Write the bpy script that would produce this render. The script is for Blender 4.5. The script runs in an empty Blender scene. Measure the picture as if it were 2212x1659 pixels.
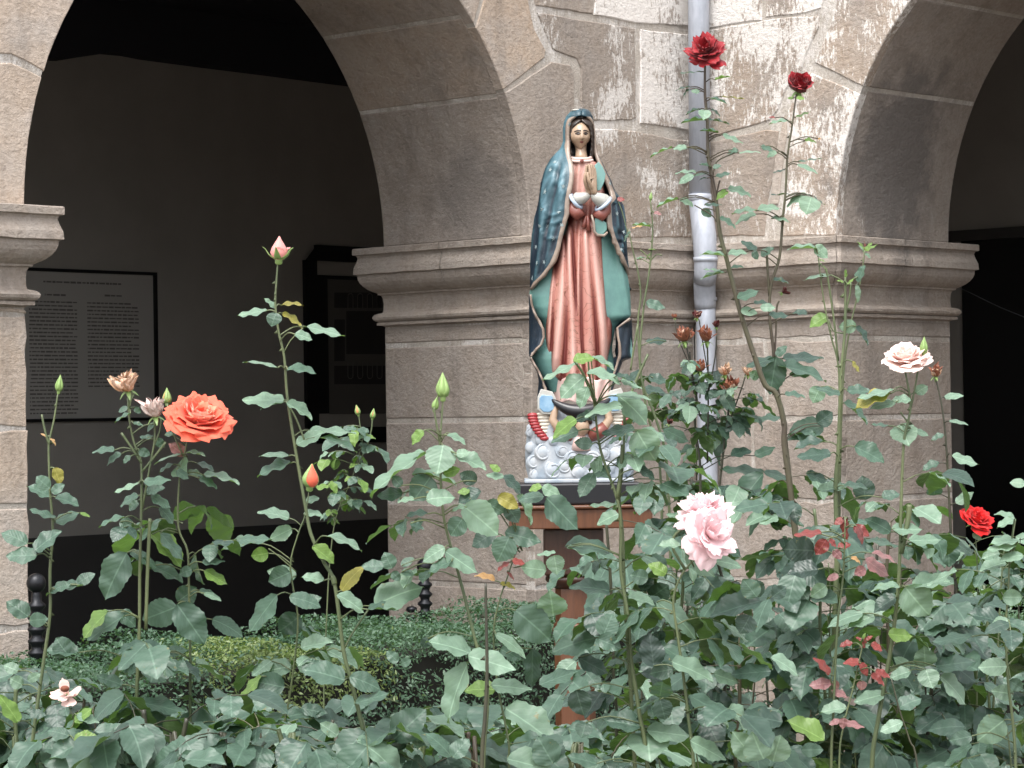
import bpy, math, random
import numpy as np
from mathutils import Vector, Matrix
random.seed(7)
sc = bpy.context.scene
col = sc.collection
R = math.radians
# ---------------------------------------------------------------- camera, sky, sun, exposure
FPX = 5555.0            # focal length in the working pixel grid (2212 x 1659)
CAMZ = 1.62
PITCH, ROLL = 0.0117, 0.0147
cam_d = bpy.data.cameras.new('camera')
cam_d.sensor_width = 36.0
cam_d.lens = 36.0 * FPX / 2212.0
cam_d.clip_start = 0.05
cam_d.clip_end = 400.0
cam = bpy.data.objects.new('camera', cam_d)
col.objects.link(cam)
fw = Vector((0, math.cos(PITCH), math.sin(PITCH)))
up0 = Vector((0, -math.sin(PITCH), math.cos(PITCH)))
xr = Vector((1, 0, 0))
rt = xr * math.cos(ROLL) - up0 * math.sin(ROLL)
upv = xr * math.sin(ROLL) + up0 * math.cos(ROLL)
m = Matrix((rt, upv, -fw)).transposed().to_4x4()
m.translation = Vector((0, 0, CAMZ))
cam.matrix_world = m
sc.camera = cam

SUN_EL, SUN_ROT = R(62), R(-160)
w = bpy.data.worlds.new('World')
sc.world = w
w.use_nodes = True
nt = w.node_tree
bg = nt.nodes['Background']
sky = nt.nodes.new('ShaderNodeTexSky')
sky.sky_type = 'NISHITA'
sky.sun_disc = False
sky.sun_elevation = SUN_EL
sky.sun_rotation = SUN_ROT
sky.air_density = 1.0
sky.dust_density = 4.0
sky.ozone_density = 1.0
hs = nt.nodes.new('ShaderNodeHueSaturation')
hs.inputs['Saturation'].default_value = 0.22
nt.links.new(sky.outputs[0], hs.inputs['Color'])
nt.links.new(hs.outputs[0], bg.inputs['Color'])
bg.inputs['Strength'].default_value = 0.15
sun_d = bpy.data.lights.new('sun', 'SUN')
sun_d.energy = 0.85
sun_d.angle = R(35)
sun_d.color = (1.0, 0.97, 0.93)
sun = bpy.data.objects.new('sun', sun_d)
col.objects.link(sun)
# light comes from behind and above the camera, a little from the left
sd = Vector((-0.30 * math.cos(SUN_EL), -0.95 * math.cos(SUN_EL), math.sin(SUN_EL))).normalized()
sun.rotation_euler = sd.to_track_quat('Z', 'Y').to_euler()
sc.view_settings.view_transform = 'Standard'
sc.view_settings.look = 'None'
sc.view_settings.gamma = 1.0
sc.view_settings.use_curve_mapping = False
sc.view_settings.exposure = 1.42
sc.render.engine = 'CYCLES'

# ---------------------------------------------------------------- helpers
def ray(px, py):
    u = (px - 1106) ; v = (py - 829.5)
    return (fw * FPX + rt * u - upv * v) / FPX
def at(px, py, Y):
    r = ray(px, py)
    return Vector((0, 0, CAMZ)) + r * (Y / r.y)
def mk(name, verts, faces, mat=None, parent=None, smooth=False, mats=None, fmi=None, uvs=None):
    me = bpy.data.meshes.new(name)
    me.from_pydata([tuple(v) for v in verts], [], faces)
    for mm in (mats or ([mat] if mat else [])):
        me.materials.append(mm)
    if fmi is not None:
        me.polygons.foreach_set('material_index', np.array(fmi, dtype=np.int32))
    if smooth:
        me.polygons.foreach_set('use_smooth', np.ones(len(me.polygons), dtype=bool))
    if uvs is not None:
        uvl = me.uv_layers.new(name='UVMap')
        li = np.empty(len(me.loops), dtype=np.int32)
        me.loops.foreach_get('vertex_index', li)
        uvl.data.foreach_set('uv', np.array(uvs, dtype=np.float32)[li].ravel())
    me.update()
    o = bpy.data.objects.new(name, me)
    col.objects.link(o)
    if parent: o.parent = parent
    return o
def thing(name, label, cat, loc=(0, 0, 0), group=None):
    o = bpy.data.objects.new(name, None)
    o.empty_display_size = 0.05
    col.objects.link(o)
    o.location = loc
    o['label'] = label; o['category'] = cat
    if group: o['group'] = group
    return o
def tag(o, label=None, cat=None, group=None, kind=None):
    if label: o['label'] = label
    if cat: o['category'] = cat
    if group: o['group'] = group
    if kind: o['kind'] = kind
    return o
class MB:
    def __init__(s): s.v = []; s.f = []; s.m = []; s.uv = []
    def add(s, v, f, mi=0, uv=None):
        b = len(s.v); s.v += [Vector(p) for p in v]; s.f += [tuple(i + b for i in q) for q in f]; s.m += [mi] * len(f)
        s.uv += list(uv) if uv is not None else [(0.5, 0.5)] * len(v)
    def box(s, c, size, rot=None, mi=0):
        sx, sy, sz = [q / 2 for q in size]
        vs = [Vector((x * sx, y * sy, z * sz)) for x in (-1, 1) for y in (-1, 1) for z in (-1, 1)]
        if rot is not None: vs = [rot @ q for q in vs]
        vs = [q + Vector(c) for q in vs]
        s.add(vs, [(0, 1, 3, 2), (4, 6, 7, 5), (0, 4, 5, 1), (2, 3, 7, 6), (0, 2, 6, 4), (1, 5, 7, 3)], mi)
    def tube(s, pts, rad, n=8, mi=0, cap=True):
        pts = [Vector(p) for p in pts]; k = len(pts)
        rad = rad if hasattr(rad, '__len__') else [rad] * k
        b = len(s.v); prev = None; vs = []
        for i in range(k):
            d = (pts[min(i + 1, k - 1)] - pts[max(i - 1, 0)])
            if d.length < 1e-9: d = Vector((0, 0, 1))
            d.normalize()
            if prev is None:
                a = d.orthogonal().normalized()
            else:
                a = (prev - d * prev.dot(d))
                a = a.normalized() if a.length > 1e-6 else d.orthogonal().normalized()
            prev = a; c = d.cross(a)
            for j in range(n):
                t = 2 * math.pi * j / n
                vs.append(pts[i] + (a * math.cos(t) + c * math.sin(t)) * rad[i])
        fs = []
        for i in range(k - 1):
            for j in range(n):
                j2 = (j + 1) % n
                fs.append((i * n + j, i * n + j2, (i + 1) * n + j2, (i + 1) * n + j))
        if cap:
            fs.append(tuple(range(n - 1, -1, -1))); fs.append(tuple((k - 1) * n + j for j in range(n)))
        s.add(vs, fs, mi)
    def lathe(s, c, prof, n=16, mi=0):   # prof: (r, z)
        c = Vector(c); vs = []; fs = []
        for r_, z in prof:
            for j in range(n):
                t = 2 * math.pi * j / n
                vs.append(c + Vector((r_ * math.cos(t), r_ * math.sin(t), z)))
        for i in range(len(prof) - 1):
            for j in range(n):
                j2 = (j + 1) % n
                fs.append((i * n + j, i * n + j2, (i + 1) * n + j2, (i + 1) * n + j))
        fs.append(tuple(range(n - 1, -1, -1))); fs.append(tuple((len(prof) - 1) * n + j for j in range(n)))
        s.add(vs, fs, mi)
    def ball(s, c, r_, n=10, k=6, sc_=(1, 1, 1), mi=0):
        c = Vector(c); vs = [c + Vector((0, 0, -r_ * sc_[2]))]; fs = []
        for i in range(1, k):
            p = -math.pi / 2 + math.pi * i / k
            for j in range(n):
                t = 2 * math.pi * j / n
                vs.append(c + Vector((r_ * sc_[0] * math.cos(p) * math.cos(t), r_ * sc_[1] * math.cos(p) * math.sin(t), r_ * sc_[2] * math.sin(p))))
        vs.append(c + Vector((0, 0, r_ * sc_[2])))
        for j in range(n):
            fs.append((0, 1 + (j + 1) % n, 1 + j)); fs.append((len(vs) - 1, 1 + (k - 2) * n + j, 1 + (k - 2) * n + (j + 1) % n))
        for i in range(k - 2):
            for j in range(n):
                j2 = (j + 1) % n
                fs.append((1 + i * n + j, 1 + i * n + j2, 1 + (i + 1) * n + j2, 1 + (i + 1) * n + j))
        s.add(vs, fs, mi)
    def build(s, name, mat=None, parent=None, smooth=False, mats=None, uv=False):
        return mk(name, s.v, s.f, mat, parent, smooth, mats, s.m, s.uv if uv else None)

# ---------------------------------------------------------------- materials
class NB:
    def __init__(s, name):
        s.m = bpy.data.materials.new(name); s.m.use_nodes = True; s.t = s.m.node_tree
        s.b = s.t.nodes['Principled BSDF']
    def n(s, typ, **k):
        o = s.t.nodes.new(typ)
        for a, v in k.items():
            if a in o.bl_rna.properties and a not in ('inputs',): setattr(o, a, v)
            else: o.inputs[a.replace('_', ' ')].default_value = v
        return o
    def l(s, a, b): s.t.links.new(a, b)
    def noise(s, vec, scale, detail=4, rough=.55, dist=0.0):
        o = s.n('ShaderNodeTexNoise'); o.inputs['Scale'].default_value = scale; o.inputs['Detail'].default_value = detail
        o.inputs['Roughness'].default_value = rough; o.inputs['Distortion'].default_value = dist
        if vec is not None: s.l(vec, o.inputs['Vector'])
        return o.outputs['Fac']
    def ramp(s, fac, stops):
        o = s.n('ShaderNodeValToRGB'); e = o.color_ramp.elements
        while len(e) < len(stops): e.new(0.5)
        for i, (p, c) in enumerate(stops):
            e[i].position = p; e[i].color = (c, c, c, 1) if not hasattr(c, '__len__') else (*c, 1)
        s.l(fac, o.inputs['Fac']); return o.outputs['Color']
    def mix(s, fac, a, b, mode='MIX'):
        o = s.n('ShaderNodeMix'); o.data_type = 'RGBA'; o.blend_type = mode
        for v, sock in ((fac, o.inputs[0]), (a, o.inputs[6]), (b, o.inputs[7])):
            if hasattr(v, 'node'): s.l(v, sock)
            elif hasattr(v, '__len__'): sock.default_value = (*v, 1) if len(v) == 3 else v
            else: sock.default_value = v
        return o.outputs[2]
    def math(s, op, a, b=0.0):
        o = s.n('ShaderNodeMath'); o.operation = op
        for v, sock in ((a, o.inputs[0]), (b, o.inputs[1])):
            if hasattr(v, 'node'): s.l(v, sock)
            else: sock.default_value = v
        return o.outputs[0]
    def coord(s, kind='Object', scale=None, rot=None):
        tc = s.n('ShaderNodeTexCoord').outputs[kind]
        if scale is None and rot is None: return tc
        mp = s.n('ShaderNodeMapping')
        if scale: mp.inputs['Scale'].default_value = scale
        if rot: mp.inputs['Rotation'].default_value = rot
        s.l(tc, mp.inputs['Vector']); return mp.outputs[0]
    def bump(s, h, strength=.5, dist=.01, normal=None):
        o = s.n('ShaderNodeBump'); o.inputs['Strength'].default_value = strength; o.inputs['Distance'].default_value = dist
        s.l(h, o.inputs['Height'])
        if normal is not None: s.l(normal, o.inputs['Normal'])
        return o.outputs[0]
    def out(s, color=None, rough=None, normal=None, **k):
        for v, nm in ((color, 'Base Color'), (rough, 'Roughness'), (normal, 'Normal')):
            if v is None: continue
            if hasattr(v, 'node'): s.l(v, s.b.inputs[nm])
            elif hasattr(v, '__len__'): s.b.inputs[nm].default_value = (*v, 1)
            else: s.b.inputs[nm].default_value = v
        for a, v in k.items(): s.b.inputs[a.replace('_', ' ')].default_value = v
        return s.m
def simple(name, c, rough=.6, **k):
    return NB(name).out(c, rough, **k)
def var_mat(name, c1, c2, scale=12, rough=.6, bump=.3, bd=.004, **k):
    b = NB(name); n = b.noise(b.coord(), scale, 6, .6)
    return b.out(b.mix(b.ramp(n, [(.3, 0.), (.7, 1.)]), c1, c2), rough, b.bump(n, bump, bd), **k)

def stone_material(name, stains=()):
    """cut volcanic stone: object colour r = brightness, g = warmth, b = amount of white lime bloom"""
    b = NB(name); co = b.coord()
    oi = b.n('ShaderNodeObjectInfo'); sep = b.n('ShaderNodeSeparateColor'); b.l(oi.outputs['Color'], sep.inputs[0])
    big = b.noise(co, 2.2, 3, .5); mid = b.noise(co, 9, 5, .6); fine = b.noise(co, 60, 6, .7)
    grain = b.noise(co, 260, 3, .7)
    c = b.mix(b.ramp(big, [(.3, 0.), (.7, 1.)]), (.222, .188, .158), (.305, .255, .208))
    c = b.mix(b.ramp(mid, [(.35, 0.), (.65, 1.)]), c, (.295, .262, .232))
    c = b.mix(b.math('MULTIPLY', sep.outputs[1], b.ramp(b.noise(co, 4.0, 4, .6), [(.35, .1), (.6, 1.)])), c, (.37, .265, .175))
    c = b.mix(.33, c, b.ramp(fine, [(.28, (.13, .105, .088)), (.72, (.47, .42, .385))]))
    c = b.mix(b.ramp(grain, [(.25, .35), (.42, 0.)]), c, (.10, .085, .075))
    # damp streaks and cloudy patches that run over block edges
    stk = b.noise(b.coord('Object', (2.6, 2.6, .45)), 3.0, 5, .62, .3); pat = b.noise(co, 1.5, 6, .68, .5)
    c = b.mix(b.ramp(stk, [(.50, 0.), (.68, .42)]), c, (.125, .105, .088)); c = b.mix(b.ramp(pat, [(.50, 0.), (.64, .38)]), c, (.37, .33, .29))
    chip = b.noise(co, 15, 4, .7, .8); c = b.mix(b.ramp(chip, [(.66, 0.), (.72, .5)]), c, (.40, .37, .34)); c = b.mix(b.ramp(chip, [(.27, .5), (.33, 0.)]), c, (.10, .08, .068))
    # horizontal tooling ripple
    cs = b.coord('Object', (1, 1, 2.3)); rip = b.noise(cs, 24, 6, .66, .4)
    c = b.mix(b.ramp(rip, [(.28, .32), (.44, 0.)]), c, (.13, .105, .09))
    # lime bloom: streaky white flecks
    cv = b.coord('Object', (1, 1, .4)); fl = b.noise(cv, 62, 8, .8); msk = b.noise(co, 3.4, 3, .5)
    t = b.math('ADD', b.math('MULTIPLY', msk, .52), b.math('MULTIPLY', fl, .66))
    t = b.math('ADD', t, b.math('MULTIPLY', b.math('SUBTRACT', sep.outputs[2], .5), .34))
    bloom = b.ramp(t, [(.615, 0.), (.655, 1.)])
    bloom = b.math('MULTIPLY', bloom, b.ramp(sep.outputs[2], [(.02, 0.), (.12, .9)]))
    c = b.mix(bloom, c, (.66, .63, .60))
    for (p, rad, amt, sc_) in stains:
        g = b.n('ShaderNodeVectorMath'); g.operation = 'SUBTRACT'; b.l(co, g.inputs[0]); g.inputs[1].default_value = p
        g2 = b.n('ShaderNodeVectorMath'); g2.operation = 'MULTIPLY'; b.l(g.outputs[0], g2.inputs[0]); g2.inputs[1].default_value = sc_
        ln = b.n('ShaderNodeVectorMath'); ln.operation = 'LENGTH'; b.l(g2.outputs[0], ln.inputs[0])
        d = b.math('ADD', ln.outputs['Value'], b.math('MULTIPLY', b.math('SUBTRACT', mid, .5), rad * 1.3))
        mr = b.n('ShaderNodeMapRange'); mr.interpolation_type = 'SMOOTHSTEP'; b.l(d, mr.inputs[0]); mr.inputs[1].default_value = rad; mr.inputs[2].default_value = rad * .45
        mr.inputs[3].default_value = 0; mr.inputs[4].default_value = amt
        c = b.mix(mr.outputs[0], c, b.mix(fine, (.10, .088, .08), (.19, .175, .165)))
    br = b.n('ShaderNodeMix'); br.data_type = 'RGBA'; br.blend_type = 'MULTIPLY'; br.inputs[0].default_value = 1
    b.l(c, br.inputs[6]); cc = b.n('ShaderNodeCombineColor')
    for i in range(3): b.l(sep.outputs[0], cc.inputs[i])
    b.l(cc.outputs[0], br.inputs[7])
    gain = b.n('ShaderNodeVectorMath'); gain.operation = 'SCALE'; b.l(br.outputs[2], gain.inputs[0]); gain.inputs['Scale'].default_value = 1.18
    nrm = b.bump(rip, .6, .009); nrm = b.bump(fine, .8, .008, nrm); nrm = b.bump(chip, .5, .012, nrm); nrm = b.bump(grain, .35, .002, nrm)
    return b.out(gain.outputs[0], .9, nrm)
M = {}
# ---------------------------------------------------------------- arcade geometry
S = 1.2
AL = 0.8251
dv = Vector((math.cos(AL), math.sin(AL), 0)); nv = Vector((math.sin(AL), -math.cos(AL), 0))
CORNER = Vector(((1502 - 1106) / FPX * 10 * S, 10 * S, 0))
THK = .758 * S
ZS = CAMZ + .6389 * S           # top of the capitals = springing
RISE = 1.1329 * S
TOP = 5.2
class Wall:
    """s runs along the wall away from the inner corner, depth goes into the wall"""
    def __init__(w_, along, face, s0, s1):
        w_.a = along; w_.n = face; w_.s0 = s0; w_.s1 = s1; w_.cx = (s0 + s1) / 2; w_.r = (s1 - s0) / 2
    def P(w_, s, z, dep=0.0):
        return CORNER + w_.a * s - w_.n * dep + Vector((0, 0, z))
    def hit(w_, px, py):
        r_ = ray(px, py); o = Vector((0, 0, CAMZ))
        t = (CORNER - o).dot(w_.n) / r_.dot(w_.n); q = o + r_ * t
        return ((q - CORNER).dot(w_.a), q.z)
    def arc(w_, th, off=0.0):
        return (w_.cx - (w_.r + off) * math.cos(th), ZS + (RISE + off) * math.sin(th))
LW = Wall(-dv, nv, .9444 * S, 3.182 * S)
RW = Wall(nv, -dv, .6779 * S, (.6779 + 2 * 1.0539) * S)
st_a = LW.P(*LW.hit(1010, 418), .42); st_b = RW.P(*RW.hit(1925, 330), .45)
M['stone'] = stone_material('cut_stone', (
    (tuple(LW.P(.9444 * S - .02, ZS + .20, .30)), .36, .62, (1, 1, 1.25)),
    (tuple(RW.P(.6779 * S - .02, ZS + .42, .40)), .44, .85, (1, 1, .62)),
    (tuple(RW.P(.6779 * S + .15, ZS + 1.05, .62)), .22, .5, (1, 1, 1))))
def mortar_mat():
    b = NB('lime_mortar'); co = b.coord(); n1 = b.noise(co, 7, 5, .6); n2 = b.noise(co, 90, 5, .7)
    c = b.mix(b.ramp(n1, [(.3, 0.), (.7, 1.)]), (.37, .32, .27), (.56, .52, .465))
    c = b.mix(.22, c, b.ramp(n2, [(.25, (.2, .17, .15)), (.75, (.6, .57, .53))]))
    cv = b.coord('Object', (1, 1, .4)); t = b.math('ADD', b.math('MULTIPLY', b.noise(co, 3.4, 3, .5), .52), b.math('MULTIPLY', b.noise(cv, 62, 8, .8), .66))
    c = b.mix(b.ramp(t, [(.60, 0.), (.66, .8)]), c, (.66, .63, .60))
    stk = b.noise(b.coord('Object', (2.6, 2.6, .45)), 3.0, 5, .62, .3); c = b.mix(b.ramp(stk, [(.48, 0.), (.66, .5)]), c, (.20, .165, .135))
    return b.out(c, .95, b.bump(n2, .8, .010))
M['mortar'] = mortar_mat()

def set_tint(o, br=1.0, warm=.2, bloom=0.0):
    o.color = (br, warm, bloom, 1)

def slab(parent, wall, poly, th=.05, bev=.0045, proud=0.0, jit=.003, name='stone', rng=random):
    """a stone given by its outline (s, z) on the wall face, with worn edges"""
    pts = []
    n = len(poly)
    for i in range(n):
        a = poly[i]; b_ = poly[(i + 1) % n]; L = math.hypot(b_[0] - a[0], b_[1] - a[1])
        k = max(1, int(L / .06))
        fixed = a[2] if len(a) > 2 else 0; fixed2 = b_[2] if len(b_) > 2 else 0
        for j in range(k):
            t = j / k; jj = jit * (.45 if fixed and fixed2 else 1)
            pts.append((a[0] + (b_[0] - a[0]) * t + rng.uniform(-jj, jj), a[1] + (b_[1] - a[1]) * t + rng.uniform(-jj, jj)))
    area = sum(pts[i][0] * pts[(i + 1) % len(pts)][1] - pts[(i + 1) % len(pts)][0] * pts[i][1] for i in range(len(pts)))
    if area < 0: pts.reverse()
    k = len(pts); ins = []
    for i in range(k):
        p0 = pts[i - 1]; p1 = pts[i]; p2 = pts[(i + 1) % k]
        t = Vector((p2[0] - p0[0], p2[1] - p0[1])); t.normalize()
        ins.append((p1[0] - t.y * bev, p1[1] + t.x * bev))
    vs = [wall.P(q[0], q[1], -proud) for q in ins] + [wall.P(q[0], q[1], bev * .8 - proud) for q in pts] + [wall.P(q[0], q[1], th) for q in pts]
    fs = [tuple(range(k))]
    for i in range(k):
        j = (i + 1) % k
        fs.append((i, i + k, j + k, j)); fs.append((i + k, i + 2 * k, j + 2 * k, j + k))
    me_f = fs
    # orient: first face normal should follow wall.n
    a0, a1, a2 = vs[0], vs[k // 3], vs[2 * k // 3]
    if (a1 - a0).cross(a2 - a0).dot(wall.n) < 0: me_f = [tuple(reversed(f)) for f in fs]
    return mk(name, vs, me_f, M['stone'], parent)

def arch_snap(wall, pts, tol=.045):
    """outline points near the arch edge are moved on to it and the run between two of them follows the curve"""
    def near(s, z):
        if z < ZS:
            e = wall.s0 if abs(s - wall.s0) < abs(s - wall.s1) else wall.s1
            return (e, z, abs(s - e), None)
        th = math.atan2((z - ZS) / RISE, (wall.cx - s) / wall.r)
        q = wall.arc(th); return (q[0], q[1], math.hypot(q[0] - s, q[1] - z), th)
    out = []; n = len(pts); N_ = [near(*p) for p in pts]
    for i in range(n):
        a = N_[i]; b_ = N_[(i + 1) % n]
        if a[2] < tol:
            out.append((a[0], a[1], 1))
            if b_[2] < tol and (a[3] is not None or b_[3] is not None):
                t0 = a[3] if a[3] is not None else (0 if a[0] == wall.s0 else math.pi); t1 = b_[3] if b_[3] is not None else (0 if b_[0] == wall.s0 else math.pi)
                k = max(2, int(abs(t1 - t0) / .05))
                for j in range(1, k):
                    q = wall.arc(t0 + (t1 - t0) * j / k); out.append((q[0], q[1], 1))
        else: out.append(pts[i])
    return out

def stones_from_pixels(parent, wall, polys, f, tol=.045):
    for (pp, br, warm, bloom) in polys:
        pts = [wall.hit(*f(*p)) for p in pp]
        pts = [(max(p[0], .012), p[1]) for p in pts]
        o = slab(parent, wall, arch_snap(wall, pts, tol), proud=random.uniform(0, .004))
        set_tint(o, br, warm, bloom)

def core(parent, wall, s_end, name='mortar_core'):
    """mortar body of the wall with its arched opening; the stones sit 6 mm proud of it"""
    mb = MB(); e = .0035; N = 48
    def strip(sz, flip=False):
        pass
    # faces front and back as strips
    for dep in (e, THK - e):
        cols = []
        ths = [math.pi * i / N for i in range(N + 1)]
        for th in ths:
            q = wall.arc(th, e); cols.append((q[0], q[1]))
        quads = []
        for i in range(N):
            quads.append((cols[i], cols[i + 1], (cols[i + 1][0], TOP), (cols[i][0], TOP)))
        L0 = wall.s0 - e; L1 = wall.s1 + e
        sa = 0.0 if dep < .1 else -THK
        quads.append(((sa, 0), (L0, 0), (L0, TOP), (sa, TOP)))
        quads.append(((L1, 0), (s_end, 0), (s_end, TOP), (L1, TOP)))
        for qd in quads: mb.add([wall.P(a, b_, dep) for a, b_ in qd], [(0, 1, 2, 3)])
    # soffit and jambs
    path = [(wall.s0 - e, 0), (wall.s0 - e, ZS)] + [wall.arc(math.pi * i / N, e) for i in range(1, N)] + [(wall.s1 + e, ZS), (wall.s1 + e, 0)]
    for a, b_ in zip(path[:-1], path[1:]):
        mb.add([wall.P(*a, e), wall.P(*b_, e), wall.P(*b_, THK - e), wall.P(*a, THK - e)], [(0, 1, 2, 3)])
    mb.add([wall.P(s_end, 0, e), wall.P(s_end, TOP, e), wall.P(s_end, TOP, THK - e), wall.P(s_end, 0, THK - e)], [(0, 1, 2, 3)])
    mb.add([wall.P(0, TOP, e), wall.P(s_end, TOP, e), wall.P(s_end, TOP, THK - e), wall.P(-THK, TOP, THK - e)], [(0, 1, 2, 3)])
    return mb.build(name, M['mortar'], parent)

def reveal(parent, wall, side, cuts, tints):
    """stones lining the opening. side 0: jamb at s0, side 1: jamb at s1. cuts = heights / angles along the lining"""
    def pt(u, dep, off):     # u < 0: below springing (metres), u >= 0: angle
        if u < 0: return wall.P((wall.s0 - off) if side == 0 else (wall.s1 + off), ZS + u, dep)
        th = u if side == 0 else math.pi - u
        q = wall.arc(th, off); return wall.P(q[0], q[1], dep)
    for i in range(len(cuts) - 1):
        a, b_ = cuts[i], cuts[i + 1]
        ga = .009 if a < 0 else .0075 / wall.r
        a += ga; b_ -= ga
        nu = 2 if b_ < 0 else max(3, int((b_ - a) / .06)); nd = 6
        bev = .006
        us = [a] + [a + ga * .8 + (b_ - a - 2 * ga * .8) * k / nu for k in range(nu + 1)] + [b_]
        ds = [.052] + [.052 + .006 + (THK - .064 - .0) * k / nd for k in range(nd + 1)]
        ds = [.0525, .054] + [.054 + (THK - .062) * k / nd for k in range(1, nd + 1)] + [THK]
        vs = []; fs = []; nD = len(ds)
        for ui, u in enumerate(us):
            for di, d_ in enumerate(ds):
                edge = ui in (0, len(us) - 1) or di == len(ds) - 1
                off = .0045 if edge else random.uniform(-.0015, .0015)
                if di < 1: off = 0.0 if not ui in (0, len(us) - 1) else .006
                vs.append(pt(u, d_, off))
        for x in range(len(us) - 1):
            for y in range(nD - 1):
                fs.append((x * nD + y, x * nD + y + 1, (x + 1) * nD + y + 1, (x + 1) * nD + y))
        # back side so that the block has thickness
        k0 = len(vs)
        rim = [x * nD for x in range(len(us))] + [(len(us) - 1) * nD + y for y in range(1, nD)] + [x * nD + nD - 1 for x in range(len(us) - 2, -1, -1)] + [y for y in range(nD - 2, 0, -1)]
        for id_ in rim:
            x, y = divmod(id_, nD); vs.append(pt(us[x], ds[y], .05))
        for k in range(len(rim)):
            k2 = (k + 1) % len(rim); fs.append((rim[k], k0 + k, k0 + k2, rim[k2]))
        o = mk('stone', vs, fs, M['stone'], parent)
        t = tints[i % len(tints)]; set_tint(o, *t)

# capital profile: (drop below top, projection)
PROF = [(-.004, -.02), (0, .098), (.004, .101), (.029, .101), (.033, .088), (.045, .083), (.065, .088), (.09, .097), (.118, .099), (.122, .085), (.14, .084), (.157, .078), (.172, .068), (.187, .053), (.198, .036), (.203, .026),
        (.206, .020), (.213, .020), (.215, .010), (.23, .003), (.255, .001), (.285, .002), (.295, .006), (.298, .02), (.304, .032), (.315, .039), (.326, .036), (.334, .027), (.337, .017), (.340, .024), (.352, .024), (.355, .004), (.362, -.006)]
def capital(parent, wall, path, joints, name='capital_moulding'):
    """profile swept along a path of (s, dep) corners with mitres; joints split it into blocks"""
    pts = [(wall.P(s, 0, d_)) for s, d_ in path]
    k = len(pts)
    segs = []
    for i in range(k - 1):
        t = (pts[i + 1] - pts[i]).normalized(); segs.append((t, Vector((t.y, -t.x, 0))))
    # outward side chosen so that the front segment looks along wall.n
    fi = [i for i in range(k - 1) if abs(path[i][1]) < 1e-6 and abs(path[i + 1][1]) < 1e-6][0]
    sg = 1 if segs[fi][1].dot(wall.n) > 0 else -1
    segs = [(t, o_ * sg) for t, o_ in segs]
    mit = []
    for i in range(k):
        if i == 0: mit.append(segs[0][1])
        elif i == k - 1: mit.append(segs[-1][1])
        else:
            a, b_ = segs[i - 1][1], segs[i][1]; mit.append((a + b_) / (1 + a.dot(b_)))
    for i in range(k - 1):
        js = [0.0] + [j for (si, j) in joints if si == i] + [1.0]
        for a, b_ in zip(js[:-1], js[1:]):
            L = (pts[i + 1] - pts[i]).length; g = .0012 / L
            a2 = a + (g if a > 0 else 0); b2 = b_ - (g if b_ < 1 else 0)
            n = max(2, int((b2 - a2) * L / .06)); vs = []; fs = []
            rs = random.Random(int(L * 1000) + i)
            for j in range(n + 1):
                t = a2 + (b2 - a2) * j / n
                base = pts[i].lerp(pts[i + 1], t); mt = mit[i].lerp(mit[i + 1], t)
                for q, (h, p) in enumerate(PROF):
                    wv = rs.uniform(-.0016, .0016) if 0 < j < n else 0
                    vs.append(base + mt * (p + (wv if q > 1 else 0)) + Vector((0, 0, ZS - h + (wv if q > 1 else 0))))
            m_ = len(PROF)
            for j in range(n):
                for q in range(m_ - 1):
                    fs.append((j * m_ + q, (j + 1) * m_ + q, (j + 1) * m_ + q + 1, j * m_ + q + 1))
            o = mk(name, vs, fs, M['stone'], parent); set_tint(o, random.uniform(.97, 1.06), .2, .0)

# ---- left arcade wall
left = thing('arcade_wall', 'weathered stone cloister wall with round arch to the left of the praying statue', 'wall', CORNER, 'arcade walls of the cloister')
right = thing('arcade_wall', 'weathered stone cloister wall with arch at the right edge, beyond the grey downpipe', 'wall', CORNER + Vector((.001, 0, 0)), 'arcade walls of the cloister')
# parts are built in world space; the empties sit at the corner, so compensate
def reparent(root):
    for c in root.children: c.matrix_parent_inverse = Matrix.Translation(-root.location)
core(left, LW, 6.4); core(right, RW, 5.2)
fA = lambda x, y: (1030.1 + x * .29413, y * .29413)
stones_from_pixels(left, LW, [
    ([(75, -80), (362, -80), (385, 60), (425, 210), (505, 372), (500, 425), (215, 640), (120, 430), (35, 262), (22, 170)], 1.10, .75, .06),
    ([(220, 675), (545, 455), (690, 478), (715, 540), (722, 1742), (395, 1742), (360, 1450), (320, 1100), (262, 850)], .92, .12, .06),
    ([(445, 95), (850, 155), (1160, 205), (1170, 860), (1120, 882), (860, 885), (768, 860), (764, 500), (735, 430), (640, 395), (560, 368)], .84, .12, .36),
    ([(410, -80), (860, -80), (850, 98), (760, 90), (430, 40)], .96, .2, .25),
    ([(882, -80), (1603, -80), (1603, 200), (1160, 165), (1000, 130), (860, 108)], .98, .2, .78),
    ([(1200, 215), (1603, 262), (1603, 962), (1200, 905)], .93, .2, .72),
    ([(762, 935), (1150, 960), (1440, 1020), (1603, 1035), (1603, 1742), (762, 1742)], .88, .5, .50),
    ([(-120, -80), (45, -80), (12, 130), (-60, 60)], 1.05, .4, .1),
], fA)
fB = lambda x, y: (x * .39216, y * .39216)
stones_from_pixels(left, LW, [
    ([(-380, -120), (440, -120), (400, 0), (300, 230), (232, 385), (140, 335), (60, 300), (-380, 282)], 1.36, .5, .22),
    ([(-380, 325), (60, 345), (225, 425), (180, 650), (150, 880), (140, 1128), (-380, 1100)], 1.36, .5, .2),
], fB, .07)
fC = lambda x, y: (1301.2 + x * .29417, y * .29417)
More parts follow.
